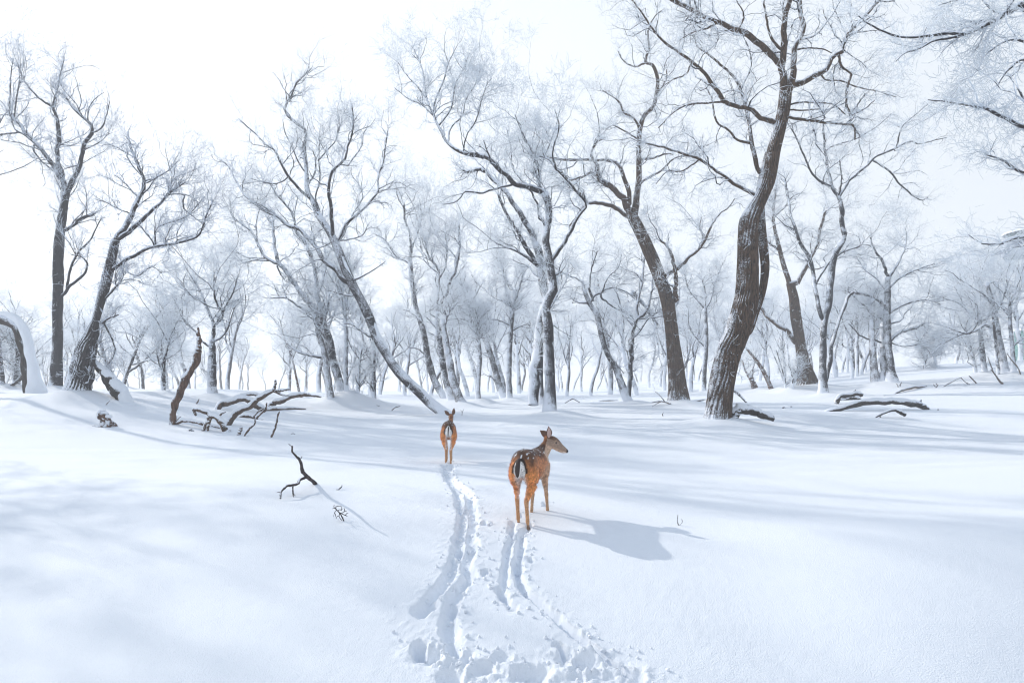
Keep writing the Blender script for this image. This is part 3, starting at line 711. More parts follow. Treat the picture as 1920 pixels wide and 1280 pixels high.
tree('thick dark trunk cut by the left edge', (0, 722), [(12, 7, [1,722, 0,690, -2,660, -6,620])], 'dark', 55, cr=dict(n1=40, m2=7, m3=6, L1=1.8, L2=.95, L3=.4, skip=0, tr=.007))
# off frame tree whose frosted branches hang in at the top right
tree('pale frosted branches of a near tree reaching in from the top right', (2090, 800), [
 (60, 30, [2090,800, 2080,600, 2060,450, 2050,250, 2040,60]),
 (20, 7, [2045,60, 1990,30, 1940,8, 1890,22, 1860,41, 1807,64]),
 (7, 2, [1807,64, 1770,64, 1740,67, 1687,69, 1635,49, 1610,30]),
 (6, 2, [1807,66, 1775,72, 1747,79, 1720,92, 1695,101, 1680,115]),
 (16, 6, [2045,300, 1990,270, 1940,248, 1894,225, 1845,202]),
 (6, 2, [1845,202, 1820,198, 1800,195, 1770,190, 1740,187]),
 (14, 5, [2050,420, 1980,425, 1940,442, 1905,446, 1875,457]),
 (4, 1.6, [1875,457, 1850,458, 1837,454, 1815,440]),
 (10, 3, [2045,200, 1990,150, 1950,120, 1920,110, 1890,130, 1870,160]),
 (10, 3, [2045,350, 1990,340, 1950,330, 1910,320, 1880,300, 1850,290]),
 (9, 3, [2045,150, 1980,100, 1930,80, 1890,75, 1850,100]),
 (9, 3, [2045,260, 1980,240, 1930,200, 1905,160]),
 (8, 2, [2045,0, 1980,-30, 1900,-20, 1830,-10, 1760,10]),
], 'mid', 60, depth=14., cr=dict(n1=105, m2=8, m3=7, L1=1.1, L2=.55, L3=.26, skip=1, tr=.0055, up=-.05, t0=.4, wig=.22, ang=.75, tw='soft', n0=18), spread=.3, landmark='branches reaching in from the top right')
# ------------------------------------------------------------ background trees, each its own object, sharing six crowns
def proto(seed, h, spreadk, nl, dens):
    r = np.random.default_rng(seed); mbt = MB(); mbc = MB()
    n = 9; P = np.zeros((n, 3)); d = np.array([r.normal()*.12, r.normal()*.12, 1.])
    for k in range(1, n):
        d = nrm(d+np.array([r.normal()*.1, r.normal()*.1, .1])); P[k] = P[k-1]+d*h*.52/(n-1)
    P = spline(P, 24); P[:3, 2] -= [.8, .3, 0]; R = np.linspace(h*.019, h*.011, 24); R[0] *= 1.35
    mbt.add(*tube(P, R, 12))
    L, LR = spawn(P[None], R[None], nl, .45, h*.52, .75*spreadk, .35, .2, 10, r, tip=.35, rmax=h*.0085, rk=.8, taper=.25)
    mbt.add(*tube(L, LR, 8))
    L2, LR2 = spawn(L, LR, nl*4, .2, h*.26, .8, .12, .25, 8, r, tip=.2, rmax=h*.0038)
    mbt.add(*tube(L2, LR2, 5))
    s = h/9.
    crown(mbc, np.concatenate([L2]), LR2, r, n1=int(115*dens), m2=8, m3=5, L1=1.25*s, L2=.7*s, L3=.36*s, up=.1, tr=.007, t0=.1, rmax=.02)
    bark = 'far'
    t = mbt.build('trunk', [BARK[bark]]); c = mbc.build('crown', [BR2, BR2, FROST])
    return t, c
PROTO = [proto(101, 9, 1.1, 9, 1.0), proto(102, 10, .8, 8, 1.2), proto(103, 8, 1.1, 8, .9), proto(104, 11, .9, 8, 1.3), proto(105, 9, .7, 7, 1.0), proto(106, 8.5, 1.0, 9, .9), proto(107, 9.5, 1.0, 9, 1.1)]
BG = []      # (px, depth, scale, proto, lean)
r = np.random.default_rng(99)
# rows: pixel range, depth range, count
for x0, x1, d0, d1, n, s0, s1 in ((-60, 450, 40, 60, 9, .65, .9), (530, 1250, 44, 62, 17, .7, 1.0), (1250, 1640, 42, 60, 13, .65, .9), (1780, 1990, 46, 62, 6, .7, .95),
                          (-80, 460, 65, 90, 11, .75, 1.0), (560, 1300, 70, 100, 19, .85, 1.15), (1300, 1680, 70, 100, 11, .7, 1.0), (1790, 2000, 70, 90, 4, .6, .8),
                          (-100, 560, 100, 140, 20, .9, 1.25), (560, 1650, 105, 150, 26, .95, 1.3), (-60, 1900, 150, 200, 26, 1.2, 1.6)):
    for i in range(n):
        px = x0+(i+.5+r.uniform(-.4, .4))*(x1-x0)/n
        BG.append((px, r.uniform(d0, d1), r.uniform(s0, s1), int(r.integers(len(PROTO))), r.normal()*.07))
# birch like clump of upright trunks right of the slender tree
for k, px in enumerate((1598, 1606, 1614, 1624, 1632, 1588, 1578, 1562)):
    BG.append((px, 44+2.3*k, .62+.05*(k % 3), (1, 3, 4)[k % 3], r.normal()*.04))
BG.sort(key=lambda b: b[1])
lm = sorted(LANDMARKS)
slots = {}; used = set()
ORD = ['nearest', 'second nearest', 'third nearest', 'fourth nearest', 'fifth nearest', 'sixth nearest', 'seventh nearest', 'eighth nearest', 'ninth nearest', 'tenth nearest', 'eleventh nearest', 'twelfth nearest', 'thirteenth nearest', 'fourteenth nearest', 'fifteenth nearest'] + [w+' nearest' for w in 'sixteenth seventeenth eighteenth nineteenth twentieth twenty-first twenty-second twenty-third twenty-fourth twenty-fifth twenty-sixth twenty-seventh'.split()]
for px, d, s, p, lean in BG:
    j = min(range(len(lm)), key=lambda i: abs(lm[i][0]-px)); side = 'left' if px < lm[j][0] else 'right'
    key = (j, side); slots[key] = slots.get(key, 0)+1
    x = (px-CX)/F*d; b = (x, d, Hf(x, d)-.05)
    lab = '%s hazy tree %s of the %s' % (ORD[slots[key]-1], side, lm[j][1])
    e = empty('hazy_frosted_tree', b, lab, 'tree', 'hazy frosted trees filling the background')
    for o in PROTO[p]:
        c = o if p not in used else o.copy()
        if p in used: COL.objects.link(c)
        c.parent = e
    used.add(p)
    e.scale = (s*r.uniform(.92, 1.12),)*2+(s,); e.rotation_euler = (lean, lean*.6, r.uniform(0, 6.28))
OFF = [(-23.5, 27.5, 1.4, 3, 1.4), (-21, 14.6, 1.35, 5, 1.5), (-20.2, 23.4, .62, 1, 2.2)]
for k, (x, y, s, p, sz_) in enumerate(OFF):
    e = empty('frosted_tree', (x, y, Hf(x, y)-.05), '%s frosted tree past the left edge' % ('farther broad', 'nearer slim', 'tall narrow', 'tallest thin', 'second tallest')[k], 'tree', 'trees past the left edge')
    for o in PROTO[p]:
        c = o.copy(); COL.objects.link(c); c.parent = e
    e.scale = (s, s, sz_); e.rotation_euler = (0, 0, k*1.7)
for p in range(len(PROTO)):
    if p not in used:
        for o in PROTO[p]: bpy.data.objects.remove(o)

# ------------------------------------------------------------ fallen wood
def wood(label, name, cat, polys, m='wood', base=None, seed=1, snow=1, group=None, part='branch', capw=.97, thick=1.2):
    """polys: (w0, w1, xy, mode, caps) ; mode 'gg' lies between two points of the snow, 'g' starts from the snow, 'a' attaches"""
    r = np.random.default_rng(seed); built = []; root = None; objs = []
    for w0, w1, xy, mode, cap in polys:
        q = np.array(xy, float).reshape(-1, 2)
        if isinstance(mode, (int, float)): da = db = float(mode)
        elif mode == 'gg': da = cast(*q[0]); db = cast(*q[-1])
        elif mode[0] == 'g': da = cast(*q[0]); db = da+float(mode[1:] or 0)
        else:
            best = (1e9, 15)
            for pxs, ds in built:
                e = np.hypot(pxs[:, 0]-q[0, 0], pxs[:, 1]-q[0, 1]); j = e.argmin()
                if e[j] < best[0]: best = (e[j], ds[j])
            da = best[1]; db = da+float(mode[1:] or 0)
        s = spline(np.c_[q, np.linspace(w0, w1, len(q))], 30)
        dd = np.linspace(da, db, 30); built.append((s[:, :2], dd))
        P = np.stack([(s[:, 0]-CX)/F*dd, dd, CH-(s[:, 1]-HY)/F*dd], 1); R = np.maximum(s[:, 2], .8)*.5/F*dd
        nz = r.normal(size=P.shape); P[1:-1] += ((nz+np.roll(nz, 1, 0))*.5)[1:-1]*R[1:-1, None]*.16
        if mode[0:1] == 'g' if isinstance(mode, str) else False:
            t = nrm(P[0]-P[2]); P = np.vstack([P[0]+t*R[0]*2-[0, 0, R[0]*2], P]); R = np.r_[R[0]*1.05, R]
        P = np.vstack([P, P[-1]+nrm(P[-1]-P[-2])*R[-1]*.5]); R = np.r_[R, R[-1]*.2]
        if root is None:
            b = P[0].copy(); b[2] = Hf(b[0], b[1]); bw = b
            root = empty(name, b, label, cat, group)
        ph = r.uniform(0, 6, 4)
        mb = MB(); mb.add(*tube(P, R, 16, disp=lambda th, t, PP: 1+.10*np.sin(th*2+ph[0]+t*9)+.07*np.sin(th*5+ph[1]+t*14)+(.08 if w0 < 15 else .03)*np.sin(t*23+ph[2])))
        o = mb.build(part, [BARK[m]], root, bw)
        if cap:
            k = slice(2, len(P)-1); n = len(P[k])
            cp = P[k]+np.array([0, 0, 1])*R[k, None]*.6*thick
            en = np.minimum(1, np.minimum(np.arange(n)/3.+.05, np.arange(n)[::-1]/2.+.05))
            c = MB(); c.add(*tube(cp, R[k]*capw*en*(.95+.06*np.sin(np.arange(n)*.8+ph[3])), 12, flat=.8)); c.build('snow_cap', [SNOW], o)
            c = o.children[0]; c.location = -Vector(bw)
    return root

wood('arched fallen trunk at the left edge buried under thick smooth snow', 'arched_log', 'fallen trunk', [
 (16, 12, [-25,600, 0,598, 15,603, 30,614, 39,637, 44,662, 48,692, 50,722, 51,745], 24., 0)], 'log', seed=3)
def lump_tube(xy, ws, d, name, root, off=(0, 0, 0)):
    s = spline(np.c_[np.array(xy, float).reshape(-1, 2), ws], 40)
    P = np.stack([(s[:, 0]-CX)/F*d+off[0], np.full(40, d)+off[1], CH-(s[:, 1]-HY)/F*d+off[2]], 1); R = s[:, 2]*.5/F*d
    mb = MB(); mb.add(*tube(P, R, 28, disp=lambda th, t, PP: 1+.08*np.sin(th*2+t*9)+.06*np.sin(th*3+t*23)+.05*np.sin(t*37)+.04*np.sin(th*5-t*41)))
    return mb.build(name, [SNOW], root, root.location)
arch = [o for o in COL.objects if o.name.startswith('arched_log')][0]
lump_tube([-20,590, 5,588, 24,593, 40,608, 50,632, 57,664, 63,697, 68,728, 69,752], [6, 8, 12, 14, 16, 18, 21, 30, 40], 23.9, 'snow_cap', arch)
wood('short dark broken branch poking up beside the snow covered arch', 'broken_branch', 'branch', [(6, 7, [22,722, 34,713, 45,704], 'g', 0)], 'log', seed=4)
wood('snow topped split log leaning down to the right from the broken old trunk', 'leaning_log', 'fallen log', [
 (9, 27, [172,672, 185,688, 200,705, 218,728, 246,776], 19.6, 1)], 'log', seed=5, capw=1.0, thick=1.35)
wood('broken reddish dead trunk with a pointed snapped tip and low curved root', 'dead_tree', 'dead tree', [
 (13, 14, [323,795, 325,769, 337,737, 350,706, 366,682, 371,660], 'g', 0),
 (12, 4, [371,662, 373,644, 372,628, 371,614], 'a', 0),
 (7, 4, [352,704, 349,698, 346,692], 'a', 0),
 (5, 6, [331,793, 350,788, 367,791, 382,795], 'a-.4', 1),
 (2, 1, [331,788, 336,783, 339,781], 'a', 0)], 'red', seed=6)
DW = [
 ('thick brown driftwood branch rising right to a forked tip, middle of the fallen tangle', [(10, 6, [425,797, 442,775, 467,762, 483,748, 500,737, 512,732], 'g.3', 1), (6, 2.5, [512,732, 516,722, 517,712], 'a', 0), (4, 1.5, [514,733, 530,740, 542,741], 'a', 0), (5, 2, [518,733, 532,731, 545,729], 'a', 1)]),
 ('grey fallen branch arching high behind the tangle with rounded end at left', [(9, 9, [408,767, 415,757, 433,753, 450,747, 467,752, 483,762, 497,768], 'g.5', 1)]),
 ('hooked forked dead branch at the front left of the tangle', [(10, 5, [425,809, 417,795, 408,783, 393,777, 380,770, 364,767], 'g', 1), (5, 3, [364,767, 365,773, 367,778], 'a', 0), (6, 5, [394,778, 388,792, 381,807], 'a', 1), (5, 4, [395,780, 391,795, 388,812], 'a', 1), (4, 2, [408,783, 415,775, 423,772], 'a', 1)]),
 ('low snow dusted root running right under the hooked branch', [(5, 5, [382,795, 400,798, 417,803, 430,808], 'gg', 1)]),
 ('long tapering fallen branch pointing right at the back of the tangle', [(8, 7, [503,762, 515,755, 530,750, 550,742, 567,739], 'g.6', 1), (6, 2, [567,739, 585,741, 602,744], 'a.3', 0)]),
 ('low half buried log lying right of the tangle', [(8, 3, [493,770, 517,767, 533,766, 550,766, 572,767], 'gg', 1)]),
 ('short curved branch lying in the middle of the tangle', [(6, 4, [447,781, 467,779, 483,785, 492,787], 'gg', 1)]),
 ('thin crooked stick leaning in front of the tangle', [(3.5, 2.5, [458,817, 468,802, 478,793, 476,778], 'g', 0), (3, 2, [480,784, 497,766, 500,755], 'a', 0), (2.5, 1.5, [476,780, 486,770, 497,764], 'a', 0)]),
 ('solitary upright stick at the right of the tangle', [(3.5, 3, [508,820, 514,806, 517,796, 520,782, 523,771], 'g', 0)]),
 ('stubby snow capped stick end in front of the tangle', [(5, 5, [447,815, 450,808, 452,801], 'g', 1)]),
 ('snow covered log lying far behind the tangle', [(5, 5, [446,742, 465,739, 480,740, 492,743], 'g', 1)]),
]
for i, (lab, pl) in enumerate(DW): pl = [(a*1.3, b*1.25, c, d, e) for a, b, c, d, e in pl]; wood(lab, 'fallen_branch', 'fallen branch', pl, 'wood', seed=10+i)
wood('lichen covered fallen log running right from the foot of the great oak', 'fallen_log', 'fallen log', [
 (19, 11, [1372,776, 1388,768, 1405,770, 1425,776, 1450,784], 17.6, 1), (12, 6, [1376,786, 1382,778, 1386,770], 17.5, 0)], 'log', seed=30)
wood('short red brown log just behind the lichen covered log', 'fallen_log', 'fallen log', [(5, 4, [1372,758, 1385,757, 1397,759], 'gg', 1)], 'red', seed=31)
wood('thin snowy branch slanting down behind the great oak', 'fallen_branch', 'fallen branch', [(5, 3, [1374,730, 1386,740, 1399,754], 21., 1)], 'mid', seed=32)
wood('long curved bare log arching across the snow mound at right', 'fallen_log', 'fallen log', [
 (9, 12, [1551,771, 1580,765, 1600,758, 1625,754, 1660,753, 1690,754, 1715,757, 1726,760], 'g', 1), (11, 5, [1726,760, 1738,766, 1752,774], 'a', 0), (5, 3, [1724,759, 1726,753, 1727,749], 'a', 0)], 'log', seed=33)
wood('thin dark branch curving out of the snow below the long arching log', 'fallen_branch', 'fallen branch', [
 (3, 7, [1640,783, 1655,775, 1672,769, 1683,770, 1697,778], 'g', 1), (2, 1, [1650,779, 1652,783, 1660,785], 'a', 0)], 'log', seed=34)
wood('straight tapered branch resting above the long arching log', 'fallen_branch', 'fallen branch', [
 (3, 6, [1655,742, 1672,740, 1690,732, 1710,726, 1735,724], 'gg', 0)], 'wood', seed=35)
wood('jagged dark root lump behind the long arching log', 'root_stump', 'stump', [
 (8, 8, [1568,757, 1574,744, 1590,741, 1608,738, 1616,741], 'g', 1), (10, 6, [1572,750, 1588,748, 1604,746, 1612,748], 'g', 1), (4, 2, [1598,741, 1601,734, 1604,730], 'a', 0), (4, 3, [1600,755, 1606,765, 1610,771], 'a', 0), (3, 2, [1608,752, 1612,760], 'a', 0)], 'log', seed=36)
SMALL = [
 ('small forked twig standing near the right slope saplings', [(3, 2, [1753,727, 1757,722, 1755,718], 'g', 0), (2, 1, [1754,725, 1750,720], 'a', 0)]),
 ('long low twig with drooping end on the right slope', [(2.5, 1.5, [1768,724, 1780,718, 1795,710, 1803,708], 'g', 0), (1.4, .8, [1803,709, 1812,718, 1822,725], 'a', 0), (1.2, .8, [1810,716, 1818,720, 1824,727], 'a', 0)]),
 ('short thick stick leaning on the right slope', [(3, 2, [1831,719, 1824,711, 1817,704], 'g', 0)]),
 ('crooked dead branch below the straight grey trunk at far right', [(4, 2, [1881,720, 1874,714, 1866,702, 1858,692], 'g', 0), (2, 1.2, [1862,694, 1856,680, 1852,668], 'a', 0)]),
 ('curved twig leaning at the right edge', [(2.5, 1.6, [1914,702, 1908,688, 1896,674, 1888,662], 'g', 0)]),
 ('small twig clump right of the dark twin stemmed tree', [(3, 2, [1687,725, 1688,720, 1690,716], 'g', 0), (2, 1, [1684,726, 1683,722, 1681,719], 'g', 0)]),
 ('bent thin branch lying right of the big central tree', [(2, 2, [1058,756, 1070,749, 1076,748, 1087,754], 'g', 0)]),
 ('thin straight branch lying beyond the big central tree', [(2, 2, [1087,742, 1098,746, 1112,753], 'gg', 0)]),
 ('flat low branch on the snow left of the wide forked tree', [(3, 3, [1124,752, 1140,751, 1158,751], 'gg', 1)]),
 ('tangle of thin dead branches left of the thick speckled tree', [(3, 2, [1258,757, 1240,752, 1222,754], 'g', 0), (2, 1, [1240,752, 1230,757, 1221,763], 'a', 0), (2, 1, [1246,752, 1238,742, 1228,733], 'a', 0)]),
 ('snowy branch lying right of the thick speckled tree', [(4, 3, [1288,754, 1300,752, 1322,749], 'gg', 1)]),
 ('short twig on the snow right of the snow mound', [(2, 2, [734,769, 742,763, 750,761], 'g', 0)]),
 ('tiny twig on the snow below the short straight dark trunk', [(2, 1.5, [702,759, 708,760, 712,760], 'g', 0)]),
 ('tiny dry weed beside the foot of the snow plastered trunk', [(1.2, .8, [866,779, 867,772, 870,766], 'g', 0), (1, .6, [867,773, 863,768], 'a', 0)]),
 ('small twig sticking up left of the thick speckled tree base', [(2, 1.4, [1243,780, 1242,775, 1244,773], 'g', 0)]),
 ('small double twig near the foot of the leaning log', [(1.6, 1, [198,759, 203,754, 206,751], 'g', 0)]),
 ('small stub of wood left of the driftwood tangle', [(3, 2, [368,757, 371,752, 373,748], 'g', 0)]),
 ('little twig on the snow right of the solitary stick', [(1.6, 1, [544,814, 550,812, 556,816], 'g', 0)]),
 ('wispy bent twig at the tip of the deer shadow', [(1.6, 1.2, [1273,985, 1270,977, 1271,964], 'g', 0), (1.2, 1, [1273,985, 1279,978, 1278,972], 'g', 0)]),
]
for i, (lab, pl) in enumerate(SMALL): wood(lab, 'twig', 'twig', pl, 'wood', seed=60+i)
# the forked branch sticking out of the open snow on the left
wood('forked bare branch standing out of the open snow at left centre, casting a branching shadow', 'forked_branch', 'branch', [
 (7.5, 5, [591,907, 583,899, 575,892, 567,882, 565,870, 561,861], 'g-1.1', 0),
 (4.6, 2.6, [561,861, 555,854, 548,846, 548,836], 'a-.4', 0), (1.6, 1, [548,838, 545,835, 541,832], 'a', 0),
 (2, 1, [561,861, 565,858, 566,855], 'a', 0), (2, 1, [565,871, 567,868], 'a', 0),
 (5.5, 4.2, [575,893, 562,900, 559,906, 548,909, 537,911], 'a-.45', 0), (4.2, 2.8, [537,911, 532,916, 527,922, 526,934], 'a-.15', 0), (1.6, 1, [527,922, 523,922, 519,923], 'a', 0),
 (3, 2.2, [549,909, 549,920, 550,931], 'a-.1', 0), (1.2, .8, [550,925, 554,929], 'a', 0), (1.6, 1, [540,911, 537,908], 'a', 0)], 'stick', seed=90)
wood('tiny dark twig poking up right of the forked branch', 'twig', 'twig', [(3, 2, [631,918, 636,916, 640,912], 'g', 0), (2, 1, [639,914, 641,911, 641,908], 'a', 0)], 'log', seed=91)
tw = [(2.4, 1.8, [645,977, 641,968, 637,961], 'g', 0), (2, 1.4, [637,961, 630,954, 630,949], 'a-.1', 0), (1.8, 1.2, [637,961, 644,964, 651,967], 'a.05', 0), (1.6, 1, [637,961, 636,968, 641,975], 'a', 0),
 (1.5, 1, [630,949, 636,948, 641,950, 639,956], 'a-.05', 0), (1.5, 1, [640,962, 645,959, 650,957], 'a-.1', 0), (1.5, 1, [631,954, 627,952, 623,953], 'a', 0), (1.5, 1, [631,955, 627,961, 625,968], 'a-.1', 0),
 (1.4, .9, [645,959, 646,955, 645,952], 'a', 0), (1.4, .9, [627,961, 629,964, 629,968], 'a', 0), (1.4, .9, [633,957, 637,955, 640,956, 642,953], 'a', 0), (1.3, .9, [628,953, 626,949, 627,946], 'a', 0), (1.3, .9, [636,966, 632,968, 630,972], 'a', 0), (1.3, .9, [647,966, 650,962, 653,962], 'a', 0)]
wood('spreading fine twig umbel over the snow below the forked branch', 'twig', 'twig', tw, 'stick', seed=92)

# half buried stump lump, left foreground
def lump(label, name, cat, px, py, w, h, m, seed, cap=True):
    g = ground(px, py); s = w/F*g[1]*.5; hh = h/F*g[1]; r = np.random.default_rng(seed)
    root = empty(name, g, label, cat)
    th = np.linspace(0, np.pi, 26); K = 26
    P = np.zeros((K, 3)); P[:, 2] = np.linspace(-.25*hh, hh*.93, K); P[:, 0] = .22*s*np.sin(np.linspace(0, 5, K))-.15*s*np.linspace(0, 1, K)
    R = s*np.array([1, 1.02, .98, .95, .92, .95, .9, .82, .75, .66, .58, .55, .55, .52, .5, .52, .55, .58, .58, .54, .5, .46, .4, .32, .2, .02])
    mb = MB(); ph = r.uniform(0, 6, 6)
    ds = lambda th, t, PP: 1+.20*np.sin(th*2+ph[0]+t*5)+.16*np.abs(np.sin(th*3.5+ph[1]-t*6))+.10*np.sin(th*7+t*19+ph[2])+.07*np.sin(th*13+t*31)-.08
    mb.add(*tube(P, R, 64, disp=ds)); b = mb.build('stump', [BARK[m]], root)
    if cap:
        for (ox, oz, sr) in ((.45, .55, .52), (-.1, .93, .38), (.1, .75, .42)):
            Q = np.zeros((9, 3)); a = np.linspace(-1, 1, 9); Q[:, 0] = s*ox+a*sr*s; Q[:, 2] = hh*oz-.12*s*a*a; Q[:, 1] = -.15*s
            c = MB(); c.add(*tube(Q, s*sr*.62*np.sqrt(np.maximum(1-a*a, .002)), 14, flat=.7)); c.build('snow_cap', [SNOW], root)
    return root
lump('gnarled brown stump lump half buried in the snow at left, snow on its top', 'stump', 'stump', 196, 799, 34, 33, 'red', 3)
lump('small dark wood knob in the snow in front of the reddish dead trunk', 'wood_knob', 'stump', 358, 808, 9, 4, 'log', 4, False)
lump('tiny dark wood piece on the snow mound right of the great oak', 'wood_knob', 'stump', 1469, 765, 7, 2.2, 'log', 5, False)
lump('tiniest dark wood chip right of the similar piece on the snow mound', 'wood_knob', 'stump', 1484, 763, 5, 2, 'log', 6, False)
lump('snow topped small knob right of the end of the long arching log', 'wood_knob', 'stump', 1759, 769, 4, 3, 'log', 7, False)

# ------------------------------------------------------------ observation tower at the right edge
def simple(name, c, rough=.6, metal=0.):
    m, nt, b, L = mat(name); b.inputs['Roughness'].default_value = rough; b.inputs['Metallic'].default_value = metal
    tc = N(nt, 'ShaderNodeTexCoord'); n = N(nt, 'ShaderNodeTexNoise'); n.inputs['Scale'].default_value = 3; n.inputs['Detail'].default_value = 4
    L.new(tc.outputs['Object'], n.inputs['Vector'])
    mx = N(nt, 'ShaderNodeMix', data_type='RGBA'); mx.inputs[6].default_value = (*[q*.85 for q in c], 1); mx.inputs[7].default_value = (*[min(1, q*1.12) for q in c], 1)
    L.new(n.outputs[0], mx.inputs[0]); L.new(mx.outputs[2], b.inputs['Base Color']); return m
TC_ = simple("tower_concrete", (.42, .46, .52)); TG = simple("tower_glass", (.10, .16, .20), .15); TR = simple("tower_rail", (.55, .62, .66), .5); TCP = simple("green_panel", (.10, .26, .24), .5)
td = 62.; tx = (1945-CX)/F*td; tz = Hf(tx, td)
tow = empty('observation_tower', (tx, td, tz), 'pale round observation tower with glazed decks, cut by the right edge', 'tower')
def zc(py): return CH-(py-HY)/F*td-tz
def ring(name, prof, m, S=64):
    P = np.array([(0, 0, z) for rr_, z in prof], float); R = np.array([rr_ for rr_, z in prof])
    P[:, 2] += np.arange(len(P))*1e-4
    th = np.arange(S)*2*np.pi/S
    X = np.stack([R[:, None]*np.cos(th), R[:, None]*np.sin(th), P[:, 2][:, None]*np.ones(S)], -1)
    k = np.arange(len(P)-1)[:, None]*S; j = np.arange(S)[None]; j2 = (j+1) % S
    f = np.stack(np.broadcast_arrays(k+j, k+j2, k+S+j2, k+S+j), -1).reshape(-1, 4)
    mb = MB(); mb.add(X.reshape(-1, 3), f); return mb.build(name, [m], tow, smooth=False)
ring('shaft', [(.75, -1), (.75, zc(505))], TC_, 24)
ring('lower_deck', [(.02, zc(508)), (1.95, zc(505)), (2.15, zc(500)), (2.15, zc(498)), (.02, zc(498))], TC_)
ring('railing', [(2.2, zc(498)), (2.25, zc(487)), (2.17, zc(487)), (2.12, zc(498))], TR)
ring('lower_glazing', [(1.95, zc(498)), (2.6, zc(478))], TG)
ring('middle_ring', [(2.6, zc(478)), (2.75, zc(474)), (2.7, zc(446)), (2.5, zc(444))], TC_)
ring('upper_glazing', [(2.35, zc(444)), (2.35, zc(436))], TG)
ring('roof', [(2.6, zc(437)), (2.62, zc(434)), (1.2, zc(426)), (.02, zc(423))], SNOW)
gb = empty('entrance_hall', (tx-.6, td-4, Hf(tx-.6, td-4)), 'small green glazed building at the right edge below the tower', 'building')
def boxv(x0, x1, y0, y1, z0, z1):
    v = [(x, y, z) for z in (z0, z1) for y in (y0, y1) for x in (x0, x1)]
    return v, [(2, 3, 1, 0), (5, 7, 6, 4), (1, 5, 4, 0), (6, 7, 3, 2), (4, 6, 2, 0), (3, 7, 5, 1)]
mb = MB(); mb.add(*boxv(-1.5, 4, -1, 4, -.6, 3.0)); mb.build('wall', [TCP], gb, smooth=False)
mb = MB(); mb.add(*boxv(-1.8, 4.3, -1.3, 4.3, 3.004, 3.4)); mb.build('roof', [SNOW], gb, smooth=False)
for k in range(4):
    mb = MB(); mb.add(*boxv(-1.3+k*1.3, -.3+k*1.3, -1.04, -1.006, .3, 2.7)); mb.build('window', [TG], gb, smooth=False)

# ------------------------------------------------------------ snow ground with the deer tracks pressed into it
def trk(*xy): 
    q = np.array(xy, float).reshape(-1, 2); return spline([ground(a, b)[:2].tolist()+[0] for a, b in q], max(20, len(q)*9))[:, :2]
GROOVES = [ # polyline, width, depth
 (trk(834,871, 837,892, 854,914, 862,935, 864,950, 869,965, 867,984, 862,1008, 860,1029, 852,1057, 841,1081, 829,1098, 813,1119, 797,1145), .060, .085),
 (trk(845,871, 842,890, 862,911, 879,926, 884,950, 888,980, 882,1002, 886,1019, 878,1038, 875,1062, 879,1081, 873,1091, 857,1111, 849,1132, 842,1171, 844,1197, 852,1226), .060, .085),
 (trk(961,978, 959,997, 963,1012, 954,1023, 948,1067, 944,1101, 943,1119, 961,1143), .034, .055),
 (trk(990,990, 978,1002, 976,1020, 973,1045, 970,1062, 972,1085, 987,1111, 1011,1132, 1047,1161, 1073,1184, 1092,1203, 1110,1218, 1150,1245, 1200,1275), .038, .085),
]
def fp(px, py, w, l, d, a=0): g = ground(px, py); return (g[0], g[1], w/F*g[1]*.5, l, d, a)
PRINTS = [fp(860,1029,16,.17,.13), fp(797,1140,34,.16,.15,-.4), fp(787,1218,30,.12,.15), fp(890,985,12,.14,.11), fp(886,1019,13,.10,.10), fp(873,1088,20,.11,.12), fp(850,1133,22,.12,.13),
 fp(852,1215,20,.15,.13,.3), fp(907,980,13,.10,.08), fp(909,1076,15,.09,.08), fp(959,997,13,.18,.11), fp(970,1062,18,.20,.13), fp(943,1115,17,.16,.12,.3), fp(995,1052,10,.08,.06), fp(1052,1215,20,.09,.10,.5),
 fp(1000,1262,75,.10,.10), fp(844,1272,45,.09,.08), fp(864,950,9,.2,.08), fp(862,935,8,.16,.06), fp(884,950,8,.16,.06), fp(838,885,6,.3,.05), fp(1062,1232,26,.07,.07), fp(993,985,12,.10,.08), fp(975,968,9,.10,.06),
 fp(845,868,7,.2,.06), fp(838,864,6,.2,.05), fp(1021,946,10,.14,.05), fp(940,1240,40,.08,.05), fp(905,1255,40,.09,.06), fp(875,1240,20,.08,.06), fp(817,1240,26,.09,.06), fp(1100,1250,40,.09,.05)]
TRAMPLE = np.array([ground(a, b)[:2] for a, b in ((800,1225),(830,1240),(870,1250),(910,1258),(950,1262),(1000,1268),(1060,1245),(1100,1240),(1150,1262),(1080,1275),(1180,1275),(900,1275))])
